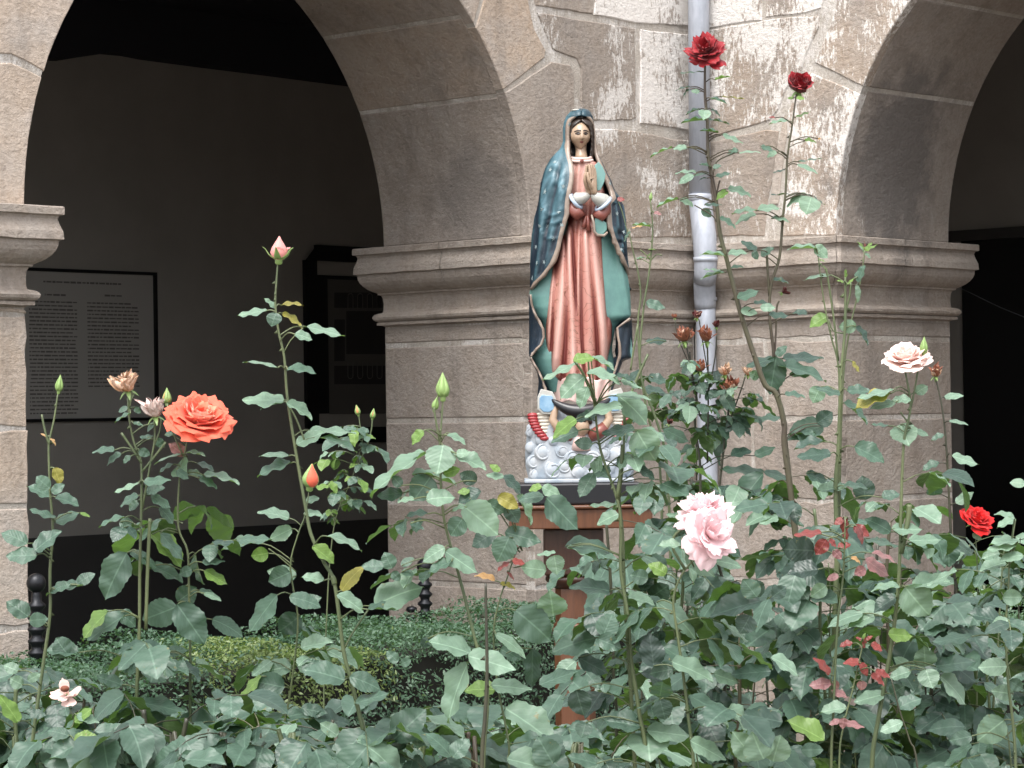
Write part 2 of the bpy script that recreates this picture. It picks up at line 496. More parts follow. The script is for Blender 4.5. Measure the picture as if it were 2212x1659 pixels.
stones_from_pixels(right, RW, [
    ([(684, -80), (1165, -80), (1168, 148), (850, 195), (684, 215)], .92, .3, .70),
    ([(1205, -80), (1640, -80), (1600, 62), (1500, 92), (1200, 130)], .98, .3, .66),
    ([(684, 240), (1130, 165), (1300, 132), (1590, 118), (1590, 200), (1490, 415), (1450, 540), (1350, 650), (1290, 800), (1230, 885), (950, 960), (820, 1000), (684, 990)], .88, .5, .60),
    ([(1735, -80), (2330, -80), (2273, 0), (2073, 323), (1900, 620), (1840, 600), (1560, 455), (1645, 260), (1705, 90)], 1.0, .55, .56),
    ([(1540, 535), (1855, 672), (1804, 894), (1750, 1190), (1723, 1598), (1722, 1730), (1310, 1730), (1330, 1400), (1372, 1000), (1362, 820), (1440, 640)], 1.0, .5, .62),
    ([(684, 1040), (830, 1035), (1200, 950), (1290, 960), (1265, 1200), (1215, 1480), (1190, 1730), (684, 1730)], .88, .6, .40),
    ([(1335, 855), (1350, 850), (1352, 980), (1300, 1440), (1290, 1500), (1232, 1500), (1262, 1200), (1310, 960)], 1.25, .2, .3),
], fC)
# courses of the piers below the capitals
def courses(parent, wall, s_a, s_b, zs, splits, tints, g=.010):
    z1 = ZS - .36
    for i, (a, b_) in enumerate(zip(zs[:-1], zs[1:])):
        sp = [s_a] + [s_a + (s_b - s_a) * q for q in splits[i % len(splits)]] + [s_b]
        for x, y in zip(sp[:-1], sp[1:]):
            o = slab(parent, wall, [(x + (g if x > s_a else .0), a + g), (y - (g if y < s_b else .0), a + g), (y - (g if y < s_b else .0), b_ - g), (x + (g if x > s_a else .0), b_ - g)], proud=random.uniform(-.001, .001), jit=.0065)
            t = random.choice(tints); set_tint(o, *t)
zc = [0.0, .25, .62, .98, 1.30, 1.60, ZS - .36]
def zof(wall, px, py): return wall.hit(px, py)[1]
zL = [0.0, .28] + [zof(LW, 1180, y) for y in (1450, 1268, 1088, 905, 735)] + [ZS - .355]
zR = [0.0, .28] + [zof(RW, 1650, y) for y in (1440, 1255, 1080, 905, 735)] + [ZS - .355]
zP = [0.0, .3] + [zof(LW, 30, y) for y in (1358, 1092, 925, 680)] + [ZS - .355]
tn = [(.98, .08, .0), (.90, .15, .05), (1.02, .3, .04), (.94, .1, .1), (1.04, .12, .0)]
courses(left, LW, .012, LW.s0, zL, [[.45], [], [.62], [.3], [], [.55]], tn)
courses(right, RW, .012, RW.s0, zR, [[.5], [.35], [.7], [], [.4]], tn)
tP = [(1.32, .5, .05), (1.38, .4, .12), (1.28, .6, .0)]
courses(left, LW, LW.s1, LW.s1 + 1.5, zP, [[], [.5]], tP)
courses(right, RW, RW.s1, RW.s1 + 1.2, zR, [[], [.5]], tn)
# lining of the two openings
def th_of(wall, px, py):
    s, z = wall.hit(px, py); return math.atan2((z - ZS) / RISE, (wall.cx - s) / wall.r)
tL = [th_of(LW, 1089, 206), th_of(LW, 1012, 35)]
step = tL[1] - tL[0]
cL = [z - ZS for z in zL[:-1]] + [-.357]
reveal(left, LW, 0, cL, [(1.02, .08, .0), (.95, .12, .0), (1.06, .15, .02), (.98, .1, .0), (1.02, .05, .0)])
cut = [0.0, tL[0], tL[1]]
while cut[-1] + step < math.pi - .4: cut.append(cut[-1] + step)
cut.append(math.pi)
cut = [0.0001] + cut[1:]
reveal(left, LW, 0, cut, [(1.0, .12, .05), (1.0, .5, .0), (.95, .3, .0), (1.0, .2, .0)])
tRr = [th_of(RW, 1853, 185), th_of(RW, 1980, 2)]
cR = [z - ZS for z in zR[:-1]] + [-.357]
reveal(right, RW, 0, cR, [(.98, .08, .05), (1.0, .1, .1), (.94, .2, .04)])
cut2 = [0.0001, tRr[0], tRr[1]]
while cut2[-1] + .5 < math.pi - .4: cut2.append(cut2[-1] + .5)
cut2.append(math.pi)
reveal(right, RW, 0, cut2, [(.96, .1, .2), (.95, .1, .1), (.98, .2, .05)])
reveal(left, LW, 1, [z - ZS for z in zP[:-1]] + [-.357], tP)
reveal(right, RW, 1, cR, tn)
e_ = .0
capital(left, LW, [(0, 0), (LW.s0, 0), (LW.s0, THK), (0, THK)], [(0, .52), (1, .5)])
capital(left, LW, [(LW.s1 + 1.5, 0), (LW.s1, 0), (LW.s1, THK), (LW.s1 + 1.5, THK)], [(0, .4)])
capital(right, RW, [(0, 0), (RW.s0, 0), (RW.s0, THK), (0, THK)], [(0, .97), (1, .45)])
capital(right, RW, [(RW.s1 + 1.5, 0), (RW.s1, 0), (RW.s1, THK), (RW.s1 + 1.5, THK)], [(0, .4)])
reparent(left); reparent(right)

# ---- galleries behind the arches
def struct(o): o['kind'] = 'structure'; return o
def flat_quad(name, pts, mat): return struct(mk(name, pts, [tuple(range(len(pts)))], mat))
def plaster(name, c1, c2):
    b = NB(name); n = b.noise(b.coord(), 2.5, 5, .6); f = b.noise(b.coord(), 60, 4, .6)
    return b.out(b.mix(b.ramp(n, [(.3, 0.), (.7, 1.)]), c1, c2), .9, b.bump(f, .3, .004))
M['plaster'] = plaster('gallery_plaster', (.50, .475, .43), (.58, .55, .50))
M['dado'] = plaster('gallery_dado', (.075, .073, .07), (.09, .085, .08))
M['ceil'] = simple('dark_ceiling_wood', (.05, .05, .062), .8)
M['beam'] = simple('grey_beam', (.20, .21, .22), .8)
DG = 3.6                               # depth of the gallery behind the wall face
zceil = 3.83
def Pl(s, z, dep): return LW.P(s, z, dep)
XA = DG + THK
def wall_box(name, pts_sz, dep, wall, mat, th=.2):
    vs = [wall.P(s, z, dep) for s, z in pts_sz] + [wall.P(s, z, dep + th) for s, z in pts_sz]
    k = len(pts_sz)
    fs = [tuple(range(k)), tuple(range(2 * k - 1, k - 1, -1))] + [(i, i + k, (i + 1) % k + k, (i + 1) % k) for i in range(k)]
    return mk(name, vs, fs, mat)
zd = zof(LW, 600, 1150) * 0 + .95
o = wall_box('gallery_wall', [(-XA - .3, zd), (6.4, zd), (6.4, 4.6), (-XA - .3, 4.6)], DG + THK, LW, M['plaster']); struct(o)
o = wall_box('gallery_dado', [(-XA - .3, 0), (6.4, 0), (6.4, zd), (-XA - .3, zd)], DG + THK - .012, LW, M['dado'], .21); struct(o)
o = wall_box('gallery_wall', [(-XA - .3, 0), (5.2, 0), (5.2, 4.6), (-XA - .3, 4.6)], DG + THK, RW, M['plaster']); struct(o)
o = wall_box('gallery_wall', [(THK - .02, 0), (DG + THK + .1, 0), (DG + THK + .1, TOP), (THK - .02, TOP)], 0, type('Q', (), {'P': staticmethod(lambda s, z, d_: LW.P(6.2 + d_, z, s))}), M['plaster']); struct(o)
o = wall_box('gallery_wall', [(THK - .02, 0), (DG + THK + .1, 0), (DG + THK + .1, TOP), (THK - .02, TOP)], 0, type('Q', (), {'P': staticmethod(lambda s, z, d_: RW.P(5.0 + d_, z, s))}), M['plaster']); struct(o)
# ceiling, floor (L shaped, thick)
def lshape(name, z0, z1, mat):
    pts = [LW.P(6.4, 0, THK - .05), LW.P(-THK + .05, 0, THK - .05), RW.P(5.2, 0, THK - .05), RW.P(5.2, 0, XA + .25), LW.P(-XA - .25, 0, XA + .25), LW.P(6.4, 0, XA + .25)]
    vs = [p + Vector((0, 0, z0)) for p in pts] + [p + Vector((0, 0, z1)) for p in pts]; k = 6
    fs = [tuple(range(k - 1, -1, -1)), tuple(range(k, 2 * k))] + [(i, (i + 1) % k, (i + 1) % k + k, i + k) for i in range(k)]
    return struct(mk(name, vs, fs, mat))
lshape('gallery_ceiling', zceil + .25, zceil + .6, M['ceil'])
M['tile'] = var_mat('gallery_floor_tile', (.16, .12, .10), (.22, .16, .13), 6, .6)
lshape('gallery_floor', -.02, .13, M['tile'])
# wall plate with a slightly sagging lower edge, and one paler beam
pl = []
zb = lambda px, py: None
def hitdep(px, py, wall, dep):
    r_ = ray(px, py); o_ = Vector((0, 0, CAMZ)); c0 = CORNER - wall.n * dep
    t = (c0 - o_).dot(wall.n) / r_.dot(wall.n); q = o_ + r_ * t
    return ((q - CORNER).dot(wall.a), q.z)
dpl = XA - .14
low = [hitdep(x, y, LW, dpl) for x, y in ((60, 124), (105, 126), (150, 127), (190, 120), (245, 112), (290, 116), (330, 124), (450, 140), (600, 159), (745, 178), (900, 197))]
poly = [(low[0][0] + 1.5, low[0][1])] + low + [(-3.0, low[-1][1] + .0), (-3.0, zceil + .3), (low[0][0] + 1.5, zceil + .3)]
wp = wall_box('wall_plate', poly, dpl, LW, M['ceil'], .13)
tag(wp, 'dark timber wall plate under the ceiling of the left gallery', 'beam')
b1 = [hitdep(x, y, LW, 1.75) for x, y in ((300, -60), (1100, 62), (1100, 96), (300, -20))]
za = b1[1][1]
bm = wall_box('ceiling_beam', [(6.2, za), (-1.0, za), (-1.0, za + .16), (6.2, za + .16)], 1.75, LW, M['beam'], .05)
tag(bm, 'grey ceiling beam seen through the top of the left arch', 'beam')

# framed sheets on the back wall
M['frame'] = simple('black_frame', (.008, .008, .010), .4)
M['sheet'] = simple('text_sheet', (.66, .64, .60), .7)
M['ink'] = simple('faded_ink', (.24, .225, .21), .8)
dw = XA - .002
def rect(wall, p0, p1, dep):
    a = hitdep(*p0, wall, dep); b_ = hitdep(*p1, wall, dep); return a, b_
def panel(name, label, p_tr, p_br, wid, fw_, wall=LW):
    t = thing(name, label, 'picture frame')
    s0, z1 = hitdep(*p_tr, wall, dw); _, z0 = hitdep(*p_br, wall, dw); s1 = s0 + wid
    for (a, b_, c_, d_) in ((s0, s1, z1 - fw_, z1), (s0, s1, z0, z0 + fw_), (s0, s0 + fw_, z0 + fw_, z1 - fw_), (s1 - fw_, s1, z0 + fw_, z1 - fw_)):
        pass
    q = [(s0, z0), (s1, z0), (s1, z1), (s0, z1)]; qi = [(s0 + fw_, z0 + fw_), (s1 - fw_, z0 + fw_), (s1 - fw_, z1 - fw_), (s0 + fw_, z1 - fw_)]
    vs = [wall.P(a, b_, dw) for a, b_ in q] + [wall.P(a, b_, dw - .03) for a, b_ in q] + [wall.P(a, b_, dw - .03) for a, b_ in qi] + [wall.P(a, b_, dw) for a, b_ in qi]
    fs = []
    for k in range(3):
        for i in range(4): fs.append((k * 4 + i, k * 4 + (i + 1) % 4, k * 4 + 4 + (i + 1) % 4, k * 4 + 4 + i))
    mk('frame', vs, fs, M['frame'], t)
    return t, s0, s1, z0, z1
t, s0, s1, z0, z1 = panel('framed_text', 'framed sheet of two printed text columns on the dark gallery wall', (333, 589), (333, 908), 1.15, .018)
mk('sheet', [LW.P(s0 + .017, z0 + .017, dw - .01), LW.P(s1 - .017, z0 + .017, dw - .01), LW.P(s1 - .017, z1 - .017, dw - .01), LW.P(s0 + .017, z1 - .017, dw - .01)], [(0, 1, 2, 3)], M['sheet'], t)
mb = MB(); rs = random.Random(3)
def bar(sa, sb, z, h):
    sx = sa
    while sx < sb:
        wdt = rs.uniform(.015, .05); e2 = min(sx + wdt, sb)
        hh = h * rs.uniform(.75, 1.1)
        mb.add([LW.P(sx, z - hh / 2, dw - .012), LW.P(e2, z - hh / 2, dw - .012), LW.P(e2, z + hh / 2, dw - .012), LW.P(sx, z + hh / 2, dw - .012)], [(0, 1, 2, 3)])
        sx = e2 + (.003 if h > .012 else rs.uniform(.004, .008))
sx = lambda px: hitdep(px, 700, LW, dw)[0]
zz = lambda px, py: hitdep(px, py, LW, dw)[1]
bar(sx(260), sx(92), zz(170, 611), .011)
bar(sx(140), sx(95), zz(110, 637), .010); bar(sx(261), sx(224), zz(240, 639), .010)
zt, zb_ = zz(170, 654), zz(170, 892); n = 30
for i in range(n):
    z = zt + (zb_ - zt) * i / (n - 1)
    k = rs.choice([1, 1, 1, 1, .96, .9])
    bar(sx(66 + 98 * k), sx(60), z, .009)
    if i < 23: bar(sx(185 + 112 * rs.choice([1, 1, 1, .98, .85])), sx(186), z, .009)
tag(mb.build('printed_text', M['ink'], t), kind='stuff')
t, s0, s1, z0, z1 = panel('framed_picture', 'dark framed print of looped shapes half hidden behind the pier', (653, 562), (653, 925), -1.0, -.10)
M['mount'] = simple('dark_mount', (.05, .048, .045), .7)
M['print'] = simple('print_paper', (.17, .16, .145), .7)
M['loop'] = simple('print_shapes', (.06, .055, .055), .8)
M['loop2'] = simple('print_loops', (.22, .21, .195), .8)
a, b_ = sorted((s0, s1))
mk('mount', [LW.P(a + .09, z0 + .09, dw - .008), LW.P(b_ - .09, z0 + .09, dw - .008), LW.P(b_ - .09, z1 - .09, dw - .008), LW.P(a + .09, z1 - .09, dw - .008)], [(0, 1, 2, 3)], M['frame'], t)
sL, zT = hitdep(705, 603, LW, dw); sR2 = s0 - .9; zB = hitdep(705, 895, LW, dw)[1]
mk('print', [LW.P(sL, zB, dw - .010), LW.P(sR2, zB, dw - .010), LW.P(sR2, zT, dw - .010), LW.P(sL, zT, dw - .010)], [(0, 1, 2, 3)], M['print'], t)
mb = MB()
def q4(x0, y0, x1, y1, dep=.012):
    p = [hitdep(x, y, LW, dw - dep) for x, y in ((x0, y1), (x1, y1), (x1, y0), (x0, y0))]
    mb.add([LW.P(*p_, dw - dep) for p_ in p], [(0, 1, 2, 3)])
for r_ in ((722, 632, 832, 665), (722, 690, 745, 780), (748, 672, 832, 765), (722, 790, 832, 830)): q4(*r_)
tag(mb.build('printed_blocks', M['loop'], t), kind='stuff')
mb = MB()
for x in (757, 778, 799, 820):
    for ya, yb, up in ((634, 668, 1), (782, 818, 0)):
        pts = []
        for k in range(13):
            if k < 3: q = (x - 5.5, yb - (yb - ya - 6) * k / 3 if up else ya + (yb - ya - 6) * k / 3)
            elif k < 10:
                an = math.pi * (k - 3) / 6; q = (x - 5.5 * math.cos(an), (ya + 6 - 6 * math.sin(an)) if up else (yb - 6 + 6 * math.sin(an)))
            else: q = (x + 5.5, (yb - (yb - ya - 6) * (12 - k) / 3) if up else (ya + (yb - ya - 6) * (12 - k) / 3))
            h = hitdep(*q, LW, dw - .016); pts.append(LW.P(h[0], h[1], dw - .016))
        mb.tube(pts, .003, 4)
tag(mb.build('printed_loops', M['loop2'], t), kind='stuff')
# dark glazed door in the right gallery
M['glass'] = simple('dark_glass', (.008, .008, .010), .25)
dR = XA
p = hitdep(2076, 540, RW, dR - .03)
t = thing('glazed_door', 'tall dark glazed door in the right gallery behind the arch', 'door')
dt_, zt_ = hitdep(2076, 522, RW, dR - .03)
wall_ = RW
mk('pane', [RW.P(dt_, .14, dR - .03), RW.P(dt_ + 2.2, .14, dR - .03), RW.P(dt_ + 2.2, zt_, dR - .03), RW.P(dt_, zt_, dR - .03), RW.P(dt_, .14, dR - .004), RW.P(dt_ + 2.2, .14, dR - .004), RW.P(dt_ + 2.2, zt_, dR - .004), RW.P(dt_, zt_, dR - .004)],
   [(0, 1, 2, 3), (4, 7, 6, 5), (0, 4, 5, 1), (1, 5, 6, 2), (2, 6, 7, 3), (3, 7, 4, 0)], M['glass'], t)
mk('lintel', [RW.P(dt_ - .1, zt_ + .002, dR - .05), RW.P(dt_ + 2.3, zt_ + .002, dR - .05), RW.P(dt_ + 2.3, zt_ + .07, dR - .05), RW.P(dt_ - .1, zt_ + .07, dR - .05), RW.P(dt_ - .1, zt_ + .002, dR - .003), RW.P(dt_ + 2.3, zt_ + .002, dR - .003), RW.P(dt_ + 2.3, zt_ + .07, dR - .003), RW.P(dt_ - .1, zt_ + .07, dR - .003)],
   [(0, 1, 2, 3), (4, 7, 6, 5), (0, 4, 5, 1), (1, 5, 6, 2), (2, 6, 7, 3), (3, 7, 4, 0)], M['dado'], t)
mb = MB(); a1 = hitdep(2078, 624, RW, dR - .2); a2 = hitdep(2250, 700, RW, dR - .2)
mb.tube([RW.P(a1[0], a1[1], dR - .2), RW.P((a1[0] + a2[0]) / 2, (a1[1] + a2[1]) / 2 - .01, dR - .2), RW.P(a2[0], a2[1], dR - .2)], .003, 5)
tag(mb.build('hanging_cable', M['beam']), 'thin grey cable sloping across the dark door opening on the right', 'cable')

# ---- ground of the courtyard
b = NB('garden_soil'); co = b.coord(); n1 = b.noise(co, 3, 5, .6); n2 = b.noise(co, 40, 6, .7)
M['soil'] = b.out(b.mix(b.ramp(n1, [(.3, 0.), (.7, 1.)]), (.05, .038, .028), (.10, .08, .06)), .95, b.bump(n2, .8, .03))
b = NB('courtyard_paving'); co = b.coord(); n1 = b.noise(co, 3, 5, .6); n2 = b.noise(co, 40, 6, .7)
M['pave'] = b.out(b.mix(b.ramp(n1, [(.3, 0.), (.7, 1.)]), (.20, .17, .15), (.28, .245, .22)), .9, b.bump(n2, .5, .01))
struct(mk('ground', [(-150, -150, 0), (150, -150, 0), (150, 150, 0), (-150, 150, 0)], [(0, 1, 2, 3)], M['pave']))
struct(mk('flower_bed', [(-4, 2.6, .006), (4.5, 2.6, .006), (4.5, 9.2, .006), (-4, 9.2, .006)], [(0, 1, 2, 3)], M['soil']))

# ---- downpipe
def pipe_mat():
    b = NB('galvanised_pipe'); co = b.coord(); n1 = b.noise(b.coord('Object', (1, 1, .25)), 40, 5, .6); n2 = b.noise(co, 14, 4, .6)
    c = b.mix(b.ramp(n1, [(.3, 0.), (.7, 1.)]), (.32, .345, .395), (.43, .455, .51))
    c = b.mix(b.ramp(n2, [(.6, 0.), (.7, .22)]), c, (.55, .57, .62))
    return b.out(c, .55, b.bump(n2, .3, .006), Metallic=.12)
M['pipe'] = pipe_mat()
t = thing('drainpipe', 'grey galvanised rain downpipe fixed in the inner corner of the cloister', 'pipe', (CORNER.x, CORNER.y, 0))
out_ = (nv - dv).normalized()
def pp(px, py, off): 
    q = CORNER + out_ * off
    return at(px, py, q.y)
pr = .0495
mb = MB(); mb.tube([pp(1505, -250, .12), pp(1509, 0, .12), pp(1512, 428, .12)], pr, 20); mb.build('pipe', M['pipe'], t, True)
mb = MB(); mb.tube([pp(1512, 424, .12), pp(1513, 440, .122), pp(1518, 480, .17), pp(1522, 512, .20), pp(1524, 560, .205), pp(1524, 590, .20), pp(1522, 608, .18)], [pr + .003, pr + .004, pr + .005, pr + .006, pr + .004, pr + .004, pr + .003], 20); mb.build('bend', M['pipe'], t, True)
mb = MB(); mb.tube([pp(1522, 594, .19), pp(1522, 618, .16), pp(1523, 650, .125), pp(1524, 665, .12)], [pr, pr + .001, pr + .001, pr], 20); mb.build('elbow', M['pipe'], t, True)
mb = MB(); mb.tube([pp(1524, 644, .122), pp(1525, 700, .12), pp(1531, 1200, .12), pp(1537, 1640, .12)], pr - .004, 20); mb.tube([pp(1524, 642, .122), pp(1524, 650, .122)], pr + .004, 20); mb.build('pipe', M['pipe'], t, True)
mb = MB(); mb.tube([pp(1512, 420, .12), pp(1512, 436, .121)], pr + .0035, 20); mb.build('pipe_collar', M['pipe'], t, True); mb = MB()
mb.tube([pp(1524, 556, .205), pp(1524, 566, .205)], pr + .0065, 20); mb.build('pipe_collar', M['pipe'], t, True)
reparent(t)
# ---------------------------------------------------------------- statue on its pedestal
YS = 8.4
K4 = YS / (FPX * 1.84448)       # metres per photo pixel (4080 grid) at the statue
X0S = at(2310 / 1.84448, 1400 / 1.84448, YS).x
Z0S = at(2310 / 1.84448, 1400 / 1.84448, YS).z
def SP(x, y, d=0.0):
    """x, y on the 4080 grid (x less 2000), d = towards the camera in the same units"""
    xx = x - 310 - .0147 * (y - 1400)
    return Vector((X0S + xx * K4, YS - d * K4, Z0S - (y - 1400) * K4 + 0.0))
def paint(name, c1, c2=None, rough=.28, worn=.1, scale=30, coat=.12, bump=.15):
    b = NB(name); co = b.coord(); n1 = b.noise(co, scale, 5, .6); n2 = b.noise(co, 130, 4, .7)
    c = b.mix(b.ramp(n1, [(.35, 0.), (.65, 1.)]), c1, c2 or c1)
    c = b.mix(b.math('MULTIPLY', b.ramp(n2, [(.62, 0.), (.75, 1.)]), worn), c, (.75, .74, .72))
    return b.out(c, rough, b.bump(n2, bump, .002), Coat_Weight=coat, Coat_Roughness=.2)
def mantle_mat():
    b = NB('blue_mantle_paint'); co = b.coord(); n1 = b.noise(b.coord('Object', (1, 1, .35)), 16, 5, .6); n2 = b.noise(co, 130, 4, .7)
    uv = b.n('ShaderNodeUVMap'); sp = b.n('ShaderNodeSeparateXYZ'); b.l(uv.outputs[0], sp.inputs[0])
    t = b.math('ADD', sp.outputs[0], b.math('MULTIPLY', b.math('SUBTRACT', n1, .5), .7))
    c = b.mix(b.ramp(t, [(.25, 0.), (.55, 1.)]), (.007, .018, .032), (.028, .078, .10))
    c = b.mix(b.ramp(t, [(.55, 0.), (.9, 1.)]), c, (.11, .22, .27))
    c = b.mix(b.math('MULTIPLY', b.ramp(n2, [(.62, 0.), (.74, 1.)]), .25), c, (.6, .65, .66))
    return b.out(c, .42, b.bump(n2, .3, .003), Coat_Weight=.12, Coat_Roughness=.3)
M['mantle'] = mantle_mat()
M['teal'] = paint('teal_lining_paint', (.125, .265, .235), (.10, .215, .20), .42, .12)
M['trim'] = paint('dull_gold_trim', (.30, .235, .185), (.22, .17, .14), .35, .2)
M['skin'] = paint('statue_skin_paint', (.40, .285, .20), (.34, .235, .155), .32, .0)
M['hairp'] = paint('statue_hair_paint', (.018, .011, .008), (.03, .018, .012), .35, .0)
M['cuffw'] = paint('white_cuff_paint', (.46, .46, .43), (.36, .35, .31), .45, .0)
M['cuffb'] = paint('pale_blue_hem_paint', (.33, .42, .55), (.42, .50, .60), .35, .05)
M['sleeve'] = paint('dark_red_sleeve_paint', (.17, .045, .035), (.23, .075, .055), .35, .1)
M['collar'] = paint('pink_collar_paint', (.62, .43, .38), (.7, .55, .5), .4, .0)
M['star'] = paint('faded_star_paint', (.22, .28, .29), (.30, .36, .36), .5, .0)
M['cloudp'] = paint('white_cloud_paint', (.27, .32, .37), (.44, .46, .48), .5, .0, 22, .05)
M['wingr'] = paint('red_wing_paint', (.24, .016, .022), (.33, .03, .035), .35, .05)
M['wingc'] = paint('cream_feather_paint', (.55, .50, .41), (.62, .58, .5), .4, .0)
M['blackp'] = simple('black_lacquer', (.012, .012, .015), .3)
M['bluep'] = paint('sky_blue_paint', (.15, .29, .44), (.26, .40, .52), .3, .1)
M['lip'] = simple('lip_paint', (.20, .06, .05), .4)
M['eyeline'] = simple('eye_paint', (.02, .012, .01), .3)
M['pinkh'] = paint('light_pink_paint', (.62, .40, .36), (.7, .55, .5), .35, .0)
def robe_mat():
    b = NB('coral_robe_paint'); co = b.coord(); n1 = b.noise(co, 9, 4, .6)
    c = b.mix(b.ramp(n1, [(.35, 0.), (.65, 1.)]), (.37, .135, .10), (.46, .215, .175))
    # brown line ornament: thin contour lines of a warped noise field
    o = b.noise(co, 24, 0, .4, 1.0); ln = b.ramp(b.math('ABSOLUTE', b.math('SUBTRACT', o, .5)), [(.009, 1.), (.020, 0.)])
    o2 = b.noise(co, 44, 0, .4, .8); ln2 = b.ramp(b.math('ABSOLUTE', b.math('SUBTRACT', o2, .46)), [(.012, 1.), (.026, 0.)])
    gate = b.ramp(b.noise(co, 8, 2, .5), [(.46, 0.), (.52, 1.)])
    c = b.mix(b.math('MULTIPLY', ln, .85), c, (.15, .055, .03))
    c = b.mix(b.math('MULTIPLY', b.math('MULTIPLY', ln2, gate), .7), c, (.22, .09, .05))
    # fold shading painted into the colour through UV.x: dark valleys and sides, pale ridges
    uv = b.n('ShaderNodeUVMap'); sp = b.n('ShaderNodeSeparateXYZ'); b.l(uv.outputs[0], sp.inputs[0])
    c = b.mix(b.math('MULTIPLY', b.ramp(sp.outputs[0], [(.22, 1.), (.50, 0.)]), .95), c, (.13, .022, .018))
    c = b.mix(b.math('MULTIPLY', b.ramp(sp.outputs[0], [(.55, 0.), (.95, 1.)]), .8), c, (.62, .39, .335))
    return b.out(c, .42, b.bump(b.noise(co, 120, 3, .6), .15, .002), Coat_Weight=.1, Coat_Roughness=.3)
M['robe'] = robe_mat()

statue = thing('religious_statue', 'painted statue of a praying woman in star-covered blue mantle and coral robe', 'statue', SP(310, 1900, 0))
def smoothstep(t): t = min(max(t, 0), 1); return t * t * (3 - 2 * t)
def grid(name, rows, mat=None, parent=None, mats=None, colmi=None, smooth=True, closed=False, solid=0.0, subs=0, uv=None):
    nr, nc = len(rows), len(rows[0]); vs = [p for r_ in rows for p in r_]; fs = []; mi = []
    for i in range(nr - 1):
        for j in range(nc if closed else nc - 1):
            j2 = (j + 1) % nc
            fs.append((i * nc + j, i * nc + j2, (i + 1) * nc + j2, (i + 1) * nc + j)); mi.append(colmi(i, j) if colmi else 0)
    o = mk(name, vs, fs, mat, parent, smooth, mats, mi, [q for r_ in uv for q in r_] if uv else None)
    if solid:
        md = o.modifiers.new('thick', 'SOLIDIFY'); md.thickness = solid; md.offset = 0
    return o
def itp(y, tab, k): return float(np.interp(y, [t[0] for t in tab], [t[k] for t in tab]))
def ssn(x): return math.sin(x)
# --- outer mantle:  y, xL, xR, open_left, open_right, depth, centre shift(front/back)
OPEN = [(433, 315, 317, 30), (466, 315, 317, 62), (469, 298, 333, 62), (476, 280, 347, 64), (488, 270, 357, 66), (505, 265, 364, 68), (545, 263, 369, 70), (600, 267, 375, 72), (632, 272, 381, 84),
        (662, 281, 390, 96), (700, 284, 404, 112), (735, 281, 418, 122), (765, 274, 430, 130), (800, 267, 436, 134), (824, 265, 415, 136), (862, 263, 417, 137), (910, 250, 421, 137), (930, 245, 426, 137),
        (960, 238, 436, 137), (997, 229, 452, 136), (1021, 220, 464, 135), (1055, 205, 484, 134), (1074, 192, 500, 132), (1103, 167, 507, 130), (1151, 114, 512, 120)]
SIL = [(433, 300, 330), (436, 286, 341), (444, 272, 352), (462, 256, 361), (485, 247, 367), (510, 243, 370), (563, 243, 376), (592, 231, 379), (612, 210, 383), (631, 193, 392), (669, 172, 410), (727, 154, 438), (766, 149, 453), (795, 145, 476), (838, 136, 487), (862, 130, 491), (910, 124, 495),
       (935, 120, 496), (1007, 115, 500), (1079, 111, 504), (1151, 109, 509), (1200, 111, 512), (1271, 114, 514), (1340, 112, 500), (1411, 113, 480), (1450, 128, 470), (1489, 150, 457), (1560, 160, 450)]
def msil(y): return itp(y, SIL, 1), itp(y, SIL, 2)
def mfold(x, y, th):
    """relief of the drapery in photo pixels, growing from the neck down"""
    g = smoothstep((y - 560) / 260)
    f = 0
    # long falls on the viewer's left
    l1 = math.exp(-((x - (232 - (y - 640) * .19)) / 9.0) ** 2) * smoothstep((y - 640) / 60) * (1 - smoothstep((y - 900) / 90)); f -= 20 * l1
    f += 10 * math.exp(-((x - (250 - (y - 640) * .17)) / 14.0) ** 2) * smoothstep((y - 650) / 60) * (1 - smoothstep((y - 900) / 90))
    # swag loops below the forearm
    for (cx_, cy_, rr) in ((200, 800, 64), (205, 845, 52), (198, 880, 78)):
        d_ = math.hypot((x - cx_) * 1.5, (y - cy_) if y > cy_ else (y - cy_) * .45)
        f += 6 * math.exp(-((d_ - rr) / 6.0) ** 2) * (1 if x < 250 else 0)
    ff = math.sin(x * .17 + y * .020 + 1.2 + .8 * math.sin(y * .011)); f += g * 8 * (abs(ff) ** .7 * (1 if ff > 0 else -1)) * (1 if x < 300 else .6) * (.35 + .65 * smoothstep((y - 760) / 160))
    f += g * 7 * math.sin((x - 400) * .36 - y * .020) * (1 if x > 400 and y > 790 else 0)
    f += g * 4 * math.sin((x - 400) * .7 - y * .03) * (1 if x > 400 and y > 790 else 0)
    return f
rows = []; uvm = []; ys = list(np.linspace(433, 470, 10)) + list(np.linspace(473, 1151, 130))
NT = 56
